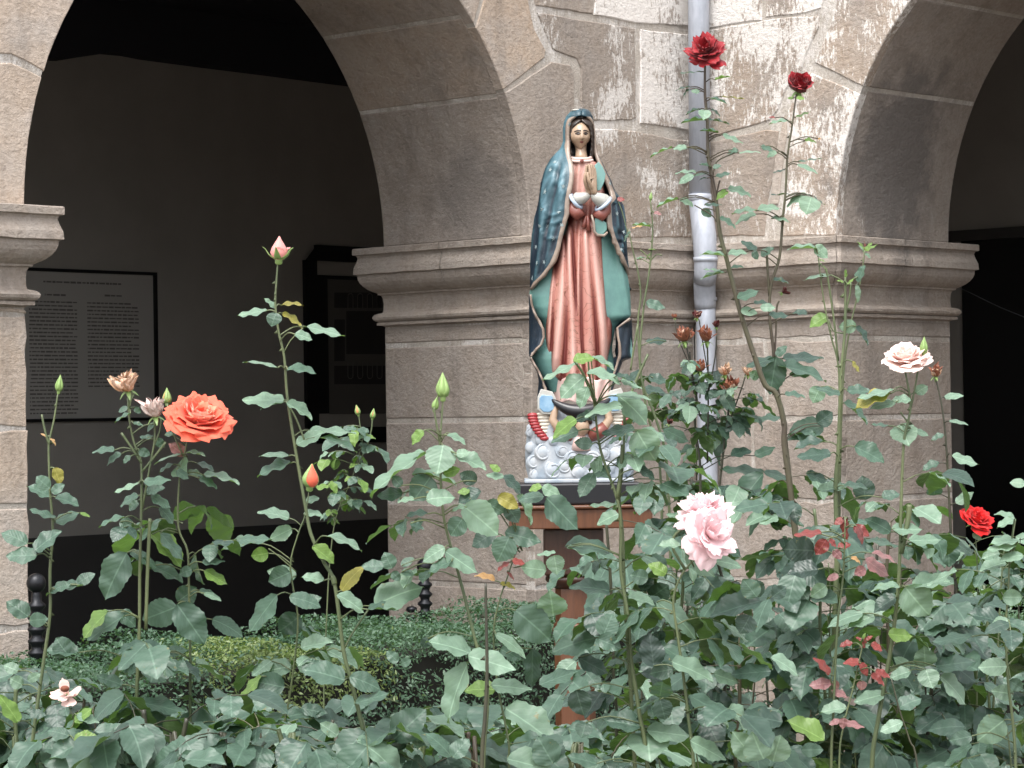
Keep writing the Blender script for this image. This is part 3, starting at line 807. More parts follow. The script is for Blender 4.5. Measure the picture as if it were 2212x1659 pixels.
for y in ys:
    xL, xR = msil(y); ol, orr, dp = itp(y, OPEN, 1), itp(y, OPEN, 2), itp(y, OPEN, 3)
    if y < 470: dp = 64 * math.sqrt(max(0.02, 1 - ((470 - y) / 38) ** 2))
    cx = (xL + xR) / 2; a = (xR - xL) / 2
    tl = math.acos(max(-1, min(1, (ol - cx) / a))); tr = math.acos(max(-1, min(1, (orr - cx) / a)))
    tw = min(17, abs(ol - xL) * .5 + 1); tw2 = min(15, abs(xR - orr) * .5 + 1)
    tl2 = math.acos(max(-1, min(1, (ol - tw - cx) / a))); tr2 = math.acos(max(-1, min(1, (orr + tw2 - cx) / a)))
    # start at the left opening edge, go over the left silhouette, round the back, to the right edge
    angs = [tl, tl * .5 + tl2 * .5, tl2] + [tl2 + (2 * math.pi + tr2 - tl2) * (i / NT) for i in range(1, NT)] + [2 * math.pi + tr2, 2 * math.pi + (tr2 + tr) / 2, 2 * math.pi + tr]
    rr = []; uu = []
    for k, th in enumerate(angs):
        x = cx + a * math.cos(th); d_ = dp * math.sin(th)
        if d_ > 0: d_ = dp * (abs(math.sin(th)) ** .8)
        f = mfold(x, y, th) if d_ > -20 else 3 * math.sin(th * 9 + y * .01)
        if k in (0, 1, 2, len(angs) - 1, len(angs) - 2, len(angs) - 3): f = 4 + f * .25
        rr.append(SP(x + math.cos(th) * f * .25, y, d_ + (f if d_ > 0 else -f)))
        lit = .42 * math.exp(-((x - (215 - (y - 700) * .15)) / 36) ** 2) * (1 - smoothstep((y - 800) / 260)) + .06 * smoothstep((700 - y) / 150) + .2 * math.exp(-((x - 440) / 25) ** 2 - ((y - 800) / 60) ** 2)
        uu.append((min(1, max(0, .27 + lit * (1 if x < 400 else .45) + f * .030)), y / 2000))  # paler shoulder and ridges, darker folds: shading put into the mantle colour
    rows.append(rr); uvm.append(uu)
ncol = len(rows[0]) - 1
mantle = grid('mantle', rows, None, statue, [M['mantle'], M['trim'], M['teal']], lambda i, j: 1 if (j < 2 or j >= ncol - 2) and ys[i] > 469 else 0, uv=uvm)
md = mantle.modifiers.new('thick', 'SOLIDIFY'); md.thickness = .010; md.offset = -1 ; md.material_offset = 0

# --- teal lining: closed shell inside the mantle
LIN = [(870, 170, 452, 92), (960, 150, 470, 100), (1040, 135, 488, 104), (1120, 118, 505, 104), (1151, 111, 509, 104), (1185, 108, 512, 104), (1225, 112, 514, 104), (1262, 132, 514, 103), (1272, 144, 505, 102), (1285, 156, 470, 101), (1310, 165, 452, 98), (1345, 168, 445, 96), (1375, 150, 440, 96), (1405, 118, 440, 96), (1430, 118, 445, 96), (1460, 132, 450, 94), (1490, 150, 450, 92), (1530, 178, 445, 86), (1560, 190, 440, 80)]
rows = []; ysl = np.linspace(870, 1560, 110)
for y in ysl:
    xL, xR, dp = itp(y, LIN, 1), itp(y, LIN, 2), itp(y, LIN, 3); cx = (xL + xR) / 2; a = (xR - xL) / 2
    rr = []
    for i in range(64):
        th = 2 * math.pi * i / 64; x = cx + a * math.cos(th); d_ = dp * math.sin(th)
        f = 0
        if d_ > 0 and x > 440: f = 14 * math.exp(-((x - (445 + (y - 900) * .17)) / 7) ** 2) + 6 * math.exp(-((x - (440 + (y - 900) * .28)) / 9) ** 2)
        rr.append(SP(x, y, d_ * (.93 if d_ > 0 else .9) + f - 4 - (34 * smoothstep((1115 - y) / 70) if x < 330 and d_ > 0 else 0) - (30 * smoothstep((960 - y) / 40) if x >= 330 and d_ > 0 else 0)))
    rows.append(rr)
grid('mantle_lining', rows, M['teal'], statue, closed=True)
# --- lower back fall of the mantle, dark with gold hem, both sides
def fall(name, edge_in, edge_out, d0, mat, parent):
    rows = []
    n = 40; ya = edge_in[0][0]; yb = edge_in[-1][0]
    for i in range(n + 1):
        y = ya + (yb - ya) * i / n
        xi = itp(y, edge_in, 1); xo = itp(y, edge_out, 1); rr = []
        s_ = 1 if xi > xo else -1
        for j in range(14):
            t = j / 13
            tt = 0 if j == 0 else (min(1, 7 / max(8, abs(xi - xo))) if j == 1 else t)
            x = xi + (xo - xi) * tt
            rr.append(SP(x, y, d0 - 62 * tt ** 2.2 + (3 if j < 2 else 0) + 3 * math.sin(x * .2 + y * .03)))
        for j in range(1, 6):
            t = j / 5; rr.append(SP(xo + s_ * 60 * t, y, d0 - 62 - 40 * t))
        rows.append(rr)
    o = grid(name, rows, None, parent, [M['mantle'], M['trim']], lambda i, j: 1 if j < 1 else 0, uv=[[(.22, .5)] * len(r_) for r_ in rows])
    md = o.modifiers.new('thick', 'SOLIDIFY'); md.thickness = .007; md.offset = 0
    return o
fall('mantle_fold', [(1175, 113), (1215, 118), (1245, 130), (1275, 150), (1310, 166), (1345, 169), (1375, 158), (1400, 132), (1418, 114)],
     [(1175, 110), (1215, 111), (1275, 112), (1345, 112), (1400, 111), (1418, 112)], 82, M['mantle'], statue)
fall('mantle_fold', [(1425, 114), (1450, 128), (1480, 146), (1515, 162), (1545, 175), (1585, 178)], [(1425, 113), (1450, 127), (1480, 143), (1515, 150), (1560, 146), (1585, 143)], 84, M['mantle'], statue)
fall('mantle_fold', [(1275, 508), (1290, 480), (1310, 452), (1345, 455), (1380, 460), (1415, 462), (1450, 455), (1500, 440), (1560, 424)],
     [(1275, 512), (1290, 514), (1345, 515), (1380, 516), (1400, 512), (1425, 517), (1440, 478), (1500, 455), (1560, 436)], 88, M['mantle'], statue)
mb = MB()
mb.add([SP(506, 1290, 40), SP(510, 1340, 42), SP(516, 1380, 44), SP(520, 1428, 46), SP(512, 1428, 46), SP(505, 1380, 44), SP(502, 1340, 42)] + [SP(506, 1290, 30), SP(510, 1340, 32), SP(516, 1380, 34), SP(520, 1428, 36), SP(512, 1428, 36), SP(505, 1380, 34), SP(502, 1340, 32)],
       [tuple(range(7)), tuple(range(13, 6, -1))] + [(i, i + 7, (i + 1) % 7 + 7, (i + 1) % 7) for i in range(7)])
mb.build('lining_edge', M['teal'], statue)

# --- robe
ROB = [(640, 276, 360, 66), (652, 264, 380, 84), (700, 240, 400, 92), (760, 238, 410, 98), (820, 246, 418, 100), (870, 252, 416, 98), (892, 258, 414, 92), (920, 248, 414, 100), (959, 232, 416, 108), (1010, 216, 418, 114), (1056, 203, 420, 118), (1100, 192, 422, 121), (1150, 181, 427, 124), (1230, 174, 434, 127), (1300, 173, 440, 128), (1360, 175, 436, 128), (1430, 180, 420, 126), (1480, 196, 416, 124), (1515, 214, 414, 122), (1530, 230, 410, 120)]
def rfold(x, y):
    g = smoothstep((y - 880) / 90)
    f = 0
    u = (x - 310) / (1 + (y - 900) * .00075)
    for c_, w_, h_, sl in ((-100, 9, 14, -.01), (-70, 12, 16, .0), (-34, 10, 20, .02), (-6, 5, 10, .03), (22, 14, 13, .0), (62, 15, 20, .015), (98, 8, 10, .0)):
        f += h_ * (.75 + .35 * math.sin(y * .006 + c_)) * math.exp(-((u - c_ - sl * (y - 1150) - 7 * math.sin(y * .0065 + c_ * 1.7)) / w_) ** 2)
    for c_, w_, h_, sl in ((-86, 5, 10, -.01), (-52, 6, 12, .01), (-19, 5, 11, .025), (5, 4, 9, .03), (40, 7, 9, .01), (82, 6, 12, .0)):
        f -= h_ * (.7 + .4 * math.sin(y * .007 + c_ * 2)) * math.exp(-((u - c_ - sl * (y - 1150) - 7 * math.sin(y * .0065 + c_ * 1.7)) / w_) ** 2)
    return f * 1.45 * g + (1 - g) * 2 * math.sin(x * .25 + y * .02)
rows = []; uvr = []
for y in np.linspace(640, 1530, 150):
    xL, xR, dp = itp(y, ROB, 1), itp(y, ROB, 2), itp(y, ROB, 3); cx = (xL + xR) / 2; a = (xR - xL) / 2; rr = []; uu = []
    for i in range(150):
        th = math.pi * (1 - i / 100) if i <= 100 else -math.pi * (i - 100) / 50
        x = cx + a * math.cos(th); d_ = dp * (abs(math.sin(th)) ** .75) * (1 if math.sin(th) >= 0 else -.5)
        f = rfold(x, y) if d_ > 0 else 0
        hem = 7 * math.sin(x * .11) * smoothstep((y - 1440) / 90)
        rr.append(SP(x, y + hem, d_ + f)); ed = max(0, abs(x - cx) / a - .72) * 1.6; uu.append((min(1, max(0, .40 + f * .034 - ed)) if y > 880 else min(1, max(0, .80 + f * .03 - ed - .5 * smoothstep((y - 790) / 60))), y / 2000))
    rows.append(rr); uvr.append(uu)
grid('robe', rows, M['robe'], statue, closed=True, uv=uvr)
# sash ends below the hands
mb = MB()
for (x0, x1, x2, yb) in ((331, 326, 322, 915), (338, 340, 343, 930)):
    mb.tube([SP(x0, 868, 118), SP(x1, 895, 116), SP(x2, yb, 117)], [.004, .006, .008], 8)
mb.build('sash', M['sleeve'], statue, True)

# --- head
def head():
    n, k = 40, 34; vs = []; fs = []
    cx, cy, cd = 313, 549, 34; hw, hh, hd = 50, 58, 50
    for i in range(k + 1):
        p = -math.pi / 2 + math.pi * i / k      # from chin up to crown
        for j in range(n):
            t = 2 * math.pi * j / n
            X = math.cos(p) * math.sin(t); Dp = math.cos(p) * math.cos(t); Zp = math.sin(p)
            x = X * hw; d_ = Dp * hd; z = Zp * hh
            if z < -5: x *= 1 - .42 * smoothstep((-z - 2) / 50) ; d_ *= 1 - .10 * smoothstep((-z - 5) / 52) if d_ > 0 else 1 - .3 * smoothstep((-z - 5) / 52)
            if d_ > 0:
                d_ = d_ * (1 - .10 * (abs(x) / hw) ** 2); z0 = z; z = z - 8
                # eye sockets, nose, mouth, chin, cheeks
                for ex in (-17, 17):
                    q = math.exp(-(((x - ex) / 11) ** 2 + ((z - 3) / 7.5) ** 2)); d_ -= 6.5 * q
                    q = math.exp(-(((x - ex) / 8) ** 2 + ((z - 1.5) / 4.5) ** 2)); d_ += 4.2 * q
                    q = math.exp(-(((x - ex * 1.15) / 12) ** 2 + ((z + 16) / 11) ** 2)); d_ += 2.6 * q
                nz = math.exp(-(x / 4.2) ** 2) * (smoothstep((z + 23) / 5) * (1 - smoothstep((z - 6) / 10)))
                d_ += nz * (19 - 11 * smoothstep((z + 19) / 30))
                d_ += 2.0 * math.exp(-((abs(x) - 6.5) / 3.2) ** 2 - ((z + 18) / 3.5) ** 2)
                d_ += 3.0 * math.exp(-(x / 11) ** 2 - ((z + 29) / 3.0) ** 2) + 2.6 * math.exp(-(x / 9) ** 2 - ((z + 35) / 3.2) ** 2)
                d_ -= 2.0 * math.exp(-(x / 12) ** 2 - ((z + 32) / 1.4) ** 2)
                d_ += 4.5 * math.exp(-(x / 11) ** 2 - ((z0 + 47) / 7) ** 2)
                d_ += 1.5 * math.exp(-((abs(x) - 16) / 10) ** 2 - ((z - 12) / 4) ** 2)
                z = z0
            vs.append(headpt(x, z, d_))
    for i in range(k):
        for j in range(n):
            j2 = (j + 1) % n; fs.append((i * n + j, i * n + j2, (i + 1) * n + j2, (i + 1) * n + j))
    return vs, fs
HYAW, HPIT = R(9), R(6)
def headpt(x, z, d_):
    # tilt forward then turn a little to the viewer's right
    z2 = z * math.cos(HPIT) - d_ * math.sin(HPIT); d2 = d_ * math.cos(HPIT) + z * math.sin(HPIT)
    x2 = x * math.cos(HYAW) + d2 * math.sin(HYAW); d3 = d2 * math.cos(HYAW) - x * math.sin(HYAW)
    return SP(310.5 + x2 * .87, 545 - z2 * .98, 34 + d3)
hv, hf = head()
hd_o = mk('head', hv, hf, M['skin'], statue, True)
mb = MB(); mb.tube([SP(314, 655, 44), SP(315, 625, 38), SP(314, 600, 26), SP(313, 575, 18)], [31 * K4, 24 * K4, 22 * K4, 25 * K4], 20); mb.build('neck', M['skin'], statue, True)
def surf_d(x, z):
    # depth of the face at x, z by the same formula (front part only)
    hw, hh, hd = 50, 58, 50
    Zp = max(-.98, min(.98, z / hh)); cp = math.sqrt(1 - Zp * Zp); wx = hw * cp
    if z < -5: wx *= 1 - .42 * smoothstep((-z - 2) / 50)
    X = max(-.98, min(.98, x / max(wx, 1))); d_ = hd * cp * math.sqrt(1 - X * X)
    if z < -5: d_ *= 1 - .10 * smoothstep((-z - 5) / 52)
    d_ = d_ * (1 - .10 * (abs(x) / hw) ** 2); z0 = z; z = z - 8
    for ex in (-17, 17):
        d_ -= 6.5 * math.exp(-(((x - ex) / 11) ** 2 + ((z - 3) / 7.5) ** 2)); d_ += 4.2 * math.exp(-(((x - ex) / 8) ** 2 + ((z - 1.5) / 4.5) ** 2))
        d_ += 2.6 * math.exp(-(((x - ex * 1.15) / 12) ** 2 + ((z + 16) / 11) ** 2))
    nz = math.exp(-(x / 4.2) ** 2) * (smoothstep((z + 23) / 5) * (1 - smoothstep((z - 6) / 10))); d_ += nz * (19 - 11 * smoothstep((z + 19) / 30))
    d_ += 3.0 * math.exp(-(x / 11) ** 2 - ((z + 29) / 3.0) ** 2) + 2.6 * math.exp(-(x / 9) ** 2 - ((z + 35) / 3.2) ** 2) - 2.0 * math.exp(-(x / 12) ** 2 - ((z + 32) / 1.4) ** 2)
    d_ += 4.5 * math.exp(-(x / 11) ** 2 - ((z0 + 47) / 7) ** 2) + 1.5 * math.exp(-((abs(x) - 16) / 10) ** 2 - ((z - 12) / 4) ** 2)
    return d_
def facepatch(top, bot, mat, name, parent, lift=1.0, n=8):
    """a painted shape lying on the face between two curves"""
    vs = []; fs = []
    for i in range(n + 1):
        t = i / n
        for q in range(4):
            s_ = q / 3
            x = top(t)[0] * (1 - s_) + bot(t)[0] * s_; z = top(t)[1] * (1 - s_) + bot(t)[1] * s_ + 8
            vs.append(headpt(x, z, surf_d(x, z) + lift))
    for i in range(n):
        for q in range(3): fs.append((i * 4 + q, (i + 1) * 4 + q, (i + 1) * 4 + q + 1, i * 4 + q + 1))
    o = mk(name, vs, fs, mat, parent, True)
    md = o.modifiers.new('t', 'SOLIDIFY'); md.thickness = .0012; md.offset = 0
    return o
M['white_eye'] = simple('dark_eye_nostril_shade', (.075, .042, .026), .35)
for ex in (-1, 1):
    facepatch(lambda t: (ex * (5 + 29 * t), 14.0 + 4.6 * math.sin(math.pi * min(1, t * .9 + .12)) - 3.5 * t), lambda t: (ex * (5 + 29 * t), 10.2 + 4.4 * math.sin(math.pi * min(1, t * .9 + .12)) - 2.6 * t), M['eyeline'], 'eyebrow', hd_o, 1.0)
    facepatch(lambda t: (ex * (7 + 22 * t), .0 + 3.2 * math.sin(math.pi * t) + .4), lambda t: (ex * (7 + 22 * t), 1.2 - 4.2 * math.sin(math.pi * t)), M['white_eye'], 'eye', hd_o, .7)
    facepatch(lambda t: (ex * 18 - 6 + 12 * t, 1.0 + 3.9 * math.sin(math.pi * t) ** .6), lambda t: (ex * 18 - 6 + 12 * t, 1.0 - 3.8 * math.sin(math.pi * t) ** .6), M['eyeline'], 'iris', hd_o, 1.4)
    facepatch(lambda t: (ex * (5.5 + 25 * t), 2.2 + 6.2 * math.sin(math.pi * t)), lambda t: (ex * (5.5 + 25 * t), .6 + 4.2 * math.sin(math.pi * t)), M['eyeline'], 'eyelid', hd_o, 1.8)
facepatch(lambda t: (-10 + 20 * t, -31 + 3.0 * math.sin(math.pi * t) - 1.2 * math.exp(-((t - .5) / .09) ** 2)), lambda t: (-10 + 20 * t, -31 - 5.4 * math.sin(math.pi * t)), M['lip'], 'lips', hd_o, .8)
for ex in (-1, 1):
    facepatch(lambda t: (ex * (1.5 + 4.5 * t), -21.5), lambda t: (ex * (1.5 + 4.5 * t), -23.6), M['white_eye'], 'nostril_shadow', hd_o, 1.2, 3)  # dark patches painted as the shadow under the nose
facepatch(lambda t: (-8 + 16 * t, -31.3 + .3), lambda t: (-8 + 16 * t, -32.1), M['eyeline'], 'mouth_line', hd_o, 1.6, 6)
# hair: dark shell parted in the middle, inside the veil
rows = []
for y in np.linspace(470, 640, 34):
    hwid = itp(y, [(470, 30), (480, 42), (500, 52), (545, 57), (600, 56), (640, 54)], 1)
    op = itp(y, [(470, 0), (487, .5), (492, 9), (500, 19), (510, 28), (525, 36), (560, 41), (590, 41), (610, 37), (640, 33)], 1)
    dpt = itp(y, [(470, 40), (485, 62), (500, 72), (545, 74), (600, 66), (640, 60)], 1)
    cxh = 314; a = hwid
    t0 = math.acos(max(-1, min(1, -op / a))); t1 = math.pi - t0
    rr = []
    for i in range(41):
        th = t0 + (2 * math.pi - 2 * t0 + (math.pi - 0) * 0) * i / 40 if False else t0 + (2 * math.pi + t1 - t0) * i / 40
        x = cxh + a * math.cos(th); rr.append(SP(x, y, max(-50, dpt * (abs(math.sin(th)) ** .7) * (1 if math.sin(th) > 0 else -1)) + 1.5 * math.sin(y * .3 + i)))
    rows.append(rr)
grid('hair', rows, M['hairp'], statue, solid=.003)
# collar
mb = MB()
for (rr_, yy, dd, mt) in ((38, 632, 58, 0), (43, 643, 62, 0)):
    pts = [SP(315 + rr_ * math.sin(t), yy + 8 * math.cos(t), dd + (rr_ - 4) * math.cos(t) - 10) for t in np.linspace(-1.9, 1.9, 20)]
    mb.tube(pts, .0048, 8)
mb.build('collar', M['collar'], statue, True)
mb = MB(); mb.ball(SP(316, 650, 100), .006, 10, 6, (1, .4, 1.2)); mb.build('brooch', M['sleeve'], statue, True)
# trim roll round the face
# --- sleeves, cuffs, hands
def tubepart(name, pts, rad, mat, sub=None, n=18, par=None):
    mb = MB(); mb.tube(pts, [r_ * K4 for r_ in rad], n); return mb.build(name, mat, par or statue, True)
tubepart('sleeve', [SP(272, 800, 92), SP(284, 845, 110), SP(298, 858, 120), SP(314, 845, 126)], [22, 30, 30, 24], M['sleeve'])
tubepart('sleeve', [SP(408, 800, 95), SP(402, 850, 110), SP(390, 866, 120), SP(372, 850, 128)], [22, 30, 30, 24], M['sleeve'])
def cuff(pts, rad, ring):
    mb = MB(); mb.tube(pts, [r_ * K4 for r_ in rad], 20); o = mb.build('cuff', M['cuffw'], statue, True)
    c, ax, rr_ = ring; ax = ax.normalized(); a = ax.orthogonal().normalized(); b_ = ax.cross(a); mb = MB()
    mb.tube([c + (a * math.cos(t) + b_ * math.sin(t)) * rr_ * K4 for t in np.linspace(0, 2 * math.pi, 25)], 7.5 * K4, 8, cap=False); mb.build('cuff_edge', M['cuffb'], o, True)
cuff([SP(291, 800, 118), SP(300, 802, 124), SP(318, 800, 134), SP(333, 792, 140), SP(343, 784, 142)], [25, 25, 23, 17, 11], (SP(292, 812, 122), SP(333, 780, 140) - SP(292, 812, 122), 31))
cuff([SP(408, 818, 118), SP(398, 812, 126), SP(382, 805, 136), SP(366, 794, 142), SP(357, 784, 142)], [30, 30, 27, 19, 12], (SP(399, 824, 122), SP(357, 776, 140) - SP(399, 824, 122), 35))
def hand(sx, name):
    """open hand of a praying pair; sx = -1 viewer's left, +1 right. Grown as one skinned surface"""
    me = bpy.data.meshes.new(name); V = []; E = []; Rr = []
    rot = Matrix.Rotation(R(-34), 3, 'Z'); cen = SP(350, 735, 150)
    def L(x, y, d_):       # local px: x sideways from the contact plane, y up along fingers, d towards the camera
        v = Vector((x * 1.12 * K4, -d_ * 1.12 * K4, y * 1.0 * K4)); return cen + rot @ v
    def add(p, r_, par=None):
        V.append(p); Rr.append(r_ * 1.14 * K4)
        if par is not None: E.append((par, len(V) - 1))
        return len(V) - 1
    s_ = sx
    w0 = add(L(s_ * 11, -56, -4), 12); w1 = add(L(s_ * 10, -34, -2), 12, w0); pm = add(L(s_ * 9, -14, 0), 14, w1)
    for (dd, ln, r_) in ((18, 55, 5.4), (6, 61, 5.8), (-6, 57, 5.5), (-17, 46, 4.8)):
        k1 = add(L(s_ * 8, 8, dd * .9), r_ * 1.35, pm)
        k2 = add(L(s_ * 8.5, 8 + ln * .42, dd), r_, k1); k3 = add(L(s_ * 7, 8 + ln * .75, dd), r_ * .92, k2); add(L(s_ * 5.5, 8 + ln, dd * .97), r_ * .7, k3)
    t1 = add(L(s_ * 9, -22, 16), 8, pm); t2 = add(L(s_ * 8, 0, 27), 6.6, t1); t3 = add(L(s_ * 5, 20, 29), 5.6, t2); add(L(s_ * 3.5, 34, 27), 4.3, t3)
    me.from_pydata([tuple(v) for v in V], E, []); me.materials.append(M['skin'])
    o = bpy.data.objects.new('hand', me); col.objects.link(o); o.parent = statue
    sk = o.modifiers.new('skin', 'SKIN'); sk.use_smooth_shade = True
    for i, r_ in enumerate(Rr): me.skin_vertices[0].data[i].radius = (r_, r_); me.skin_vertices[0].data[i].use_root = (i == 0)
    sb = o.modifiers.new('sub', 'SUBSURF'); sb.levels = 2; sb.render_levels = 2
hand(-1, 'hand'); hand(1, 'hand')
# lapel of turned-out lining beside the hands, and the small hanging fold
def plate(name, pts, mat, th=.006, par=None):
    k = len(pts); nrm = Vector((0, 1, 0)) * th
    vs = pts + [p + nrm for p in pts]
    fs = [tuple(range(k)), tuple(range(2 * k - 1, k - 1, -1))] + [(i, i + k, (i + 1) % k + k, (i + 1) % k) for i in range(k)]
    o = mk(name, vs, fs, mat, par or statue); bv = o.modifiers.new('b', 'BEVEL'); bv.width = .002; bv.segments = 2; return o
plate('lapel', [SP(366, 668, 108), SP(382, 654, 104), SP(398, 676, 108), SP(410, 704, 112), SP(404, 736, 118), SP(390, 768, 124), SP(376, 772, 126), SP(370, 720, 118)], M['teal'])
plate('lining_fold', [SP(366, 880, 132), SP(392, 884, 130), SP(412, 898, 126), SP(414, 925, 126), SP(400, 944, 128), SP(372, 942, 130), SP(366, 910, 132)], M['teal'], .012)
tubepart('fold_edge', [SP(353, 866, 134), SP(362, 900, 136), SP(364, 932, 136), SP(376, 947, 135), SP(402, 949, 132), SP(416, 935, 128)], [4, 5, 5, 6, 6, 4], M['trim'], n=8)
# --- stars
deps = bpy.context.evaluated_depsgraph_get
star_me = None
def star_mesh():
    vs = [(0, 0, 0)]; fs = []
    for i in range(10):
        r_ = 1.0 if i % 2 == 0 else .38; t = math.pi / 2 + math.pi * i / 5; vs.append((r_ * math.cos(t), 0, r_ * math.sin(t)))
    for i in range(10): fs.append((0, 1 + i, 1 + (i + 1) % 10))
    vs2 = [(x, y + .25, z) for x, y, z in vs]; k = len(vs)
    fs2 = fs + [(a + k, c + k, b_ + k) for a, b_, c in fs] + [(1 + i, 1 + i + k, 1 + (i + 1) % 10 + k, 1 + (i + 1) % 10) for i in range(10)]
    me = bpy.data.meshes.new('star'); me.from_pydata(vs + vs2, [], fs2); me.materials.append(M['star']); return me
star_me = star_mesh()
bpy.context.view_layer.update()
from mathutils.bvhtree import BVHTree
def bvh(o):
    dg = bpy.context.evaluated_depsgraph_get(); return BVHTree.FromObject(o, dg)
bt = bvh(mantle)
for (x, y) in ((210, 650), (192, 680), (242, 752), (225, 852), (204, 958), (135, 985), (167, 1048), (120, 1107), (428, 738), (170, 768), (150, 905), (236, 905), (165, 1120), (182, 905), (455, 860), (482, 930), (470, 1000), (268, 500), (138, 1050), (160, 840)):
    p = SP(x, y, 300); h = bt.ray_cast(p, Vector((0, 1, 0)))
    if h[0] is None: continue
    o = bpy.data.objects.new('star', star_me); col.objects.link(o); o.parent = statue
    q = (-h[1] if h[1].y > 0 else h[1]).to_track_quat('-Y', 'Z'); sz = random.uniform(9.5, 12.5) * K4
    o.matrix_basis = Matrix.Translation(h[0] + (-h[1] if h[1].y > 0 else h[1]) * .0008) @ q.to_matrix().to_4x4() @ Matrix.Rotation(random.uniform(0, 6), 4, 'Y') @ Matrix.Diagonal((sz, sz * .5, sz, 1))
mb = MB(); mb.ball(SP(296, 441, 30), 17 * K4, 14, 8, (1.2, .8, .30)); mb.build('chipped_patch', M['cuffw'], statue, True)
# --- cloud base: lumpy shell of swirling puffs
mb = MB(); rc = random.Random(11)
def cloud_w(y): return itp(y, [(1680, 96, 520), (1740, 98, 524), (1800, 92, 528), (1860, 94, 530), (1900, 105, 522)], 1), itp(y, [(1680, 96, 520), (1740, 98, 524), (1800, 92, 528), (1860, 94, 530), (1900, 105, 522)], 2)
rows = []
for y in np.linspace(1640, 1905, 22):
    a0, a1 = cloud_w(y); cx = (a0 + a1) / 2; a = (a1 - a0) / 2; rr = []
    top = smoothstep((y - 1640) / 60)
    for i in range(60):
        th = 2 * math.pi * i / 60; rr.append(SP(cx + a * math.cos(th) * (.75 + .25 * top), y + (0 if y > 1680 else 18 * math.sin(i * .5)), 120 * math.sin(th) * (.7 + .3 * top)))
    rows.append(rr)
rows.append([SP(310, 1905, 0)] * 60)
cloud = grid('cloud_base', rows, M['cloudp'], statue, closed=True)
def puff(x, y, r_, d_=None, tilt=0):
    if d_ is None:
        a0, a1 = cloud_w(y); cx = (a0 + a1) / 2; a = (a1 - a0) / 2; d_ = 120 * math.sqrt(max(0, 1 - ((x - cx) / a) ** 2))
    mb = MB(); c = SP(x, y, d_ - r_ * .35); mb.ball(c, r_ * K4, 18, 12, (1.12, .62, 1.0)); 
    # curl ridge wound round the puff
    ph = rc.uniform(0, 6); turns = 1.6; pts = []; rads = []
    for k in range(26):
        t = k / 25; an = ph + t * turns * 2 * math.pi; q = 1.12 - .75 * t
        zz_ = math.sqrt(max(0, 1.1 - q * q)) * .56
        pts.append(c + Vector((math.cos(an) * q * r_ * K4, -zz_ * r_ * K4, math.sin(an) * q * r_ * K4))); rads.append(r_ * K4 * (.26 - .12 * t))
    if rc.random() < .75: kk = int(rc.uniform(12, 24)); mb.tube(pts[:kk], [q * .8 for q in rads[:kk]], 7)
    o = mb.build('cloud_puff', M['cloudp'], statue, True); tag(o, kind='stuff')
for (x, y, r_) in ((278, 1822, 34), (352, 1832, 42), (205, 1868, 34), (300, 1878, 30), (356, 1880, 25), (128, 1838, 30), (165, 1800, 34), (250, 1855, 26), (412, 1866, 32), (440, 1815, 38), (480, 1860, 34), (400, 1805, 26), (120, 1780, 26), (500, 1800, 28), (135, 1885, 24), (240, 1795, 26), (320, 1780, 26), (160, 1752, 26), (118, 1722, 22), (390, 1765, 28), (450, 1750, 26), (497, 1745, 24), (210, 1755, 24), (280, 1752, 24)):
    puff(x, y, r_)
# --- small winged figure under the robe
cher = MB(); cher.ball(SP(315, 1700, 122), 36 * K4, 18, 12, (.85, .9, 1)); ch = cher.build('small_head', M['skin'], statue, True)
mb = MB()
for i in range(26):
    an = rc.uniform(-2.6, 2.6); el = rc.uniform(.1, 1.3); mb.ball(SP(315 + 33 * math.sin(an) * math.cos(el), 1692 - 34 * math.sin(el), 118 + 33 * math.cos(an) * math.cos(el)), 11 * K4, 8, 6)
tag(mb.build('hair', M['hairp'], ch, True), kind='stuff')
tubepart('torso', [SP(315, 1735, 95), SP(312, 1755, 100), SP(312, 1790, 96)], [26, 40, 44], M['pinkh'])
for s_, cx_ in ((-1, 250), (1, 385)):
    X = lambda x: 312 + s_ * x
    tubepart('arm', [SP(X(40), 1735, 110), SP(X(85), 1712, 118), SP(X(112), 1670, 112), SP(X(100), 1625, 104), SP(X(92), 1600, 100)], [22, 20, 17, 13, 10], M['skin'])
    tubepart('small_sleeve', [SP(X(36), 1738, 108), SP(X(70), 1722, 116), SP(X(98), 1700, 116)], [25, 27, 23], M['sleeve'])
    # wing: cream inner feathers then red outer feathers
    for k in range(7):
        t = k / 6; mb = MB(); yy = 1648 + 82 * t; mb.ball(SP(X(148 - 14 * t), yy, 92 - 8 * t), 22 * K4, 14, 8, (1.25, .45, .42)); mb.build('feather', M['wingc'], statue, True)
    for k in range(9):
        t = k / 8; mb = MB(); x_ = 190 - 4 * t - 44 * t * t; yy = 1652 + 92 * t; mb.ball(SP(X(x_), yy, 88), 17 * K4, 14, 8, (1.3, .7, .62)); mb.build('wing_feather', M['wingr'], statue, True)
    # blue drape with white edge
    q = [(x * 1.0, y) for x, y in ((158, 1548), (112, 1560), (98, 1590), (98, 1635), (122, 1650), (150, 1648), (172, 1628), (172, 1580))]
    plate('hem_drape', [SP(X(x), y, 112) for x, y in q], M['cuffw'], .02)
    q2 = [(x, y) for x, y in ((155, 1572), (114, 1576), (106, 1592), (106, 1630), (126, 1641), (148, 1639), (164, 1624), (164, 1585))]
    plate('drape_panel', [SP(X(x), y, 116) for x, y in q2], M['bluep'], .01)
# black crescent
pts = []; rad = []
for k in range(17):
    t = -1 + 2 * k / 16; pts.append(SP(312 + 118 * t, 1640 - 52 * t * t, 130 - 20 * t * t)); rad.append(K4 * (4 + 25 * (1 - t * t)))
mb = MB(); mb.tube(pts, rad, 14); mb.build('crescent', M['blackp'], statue, True)
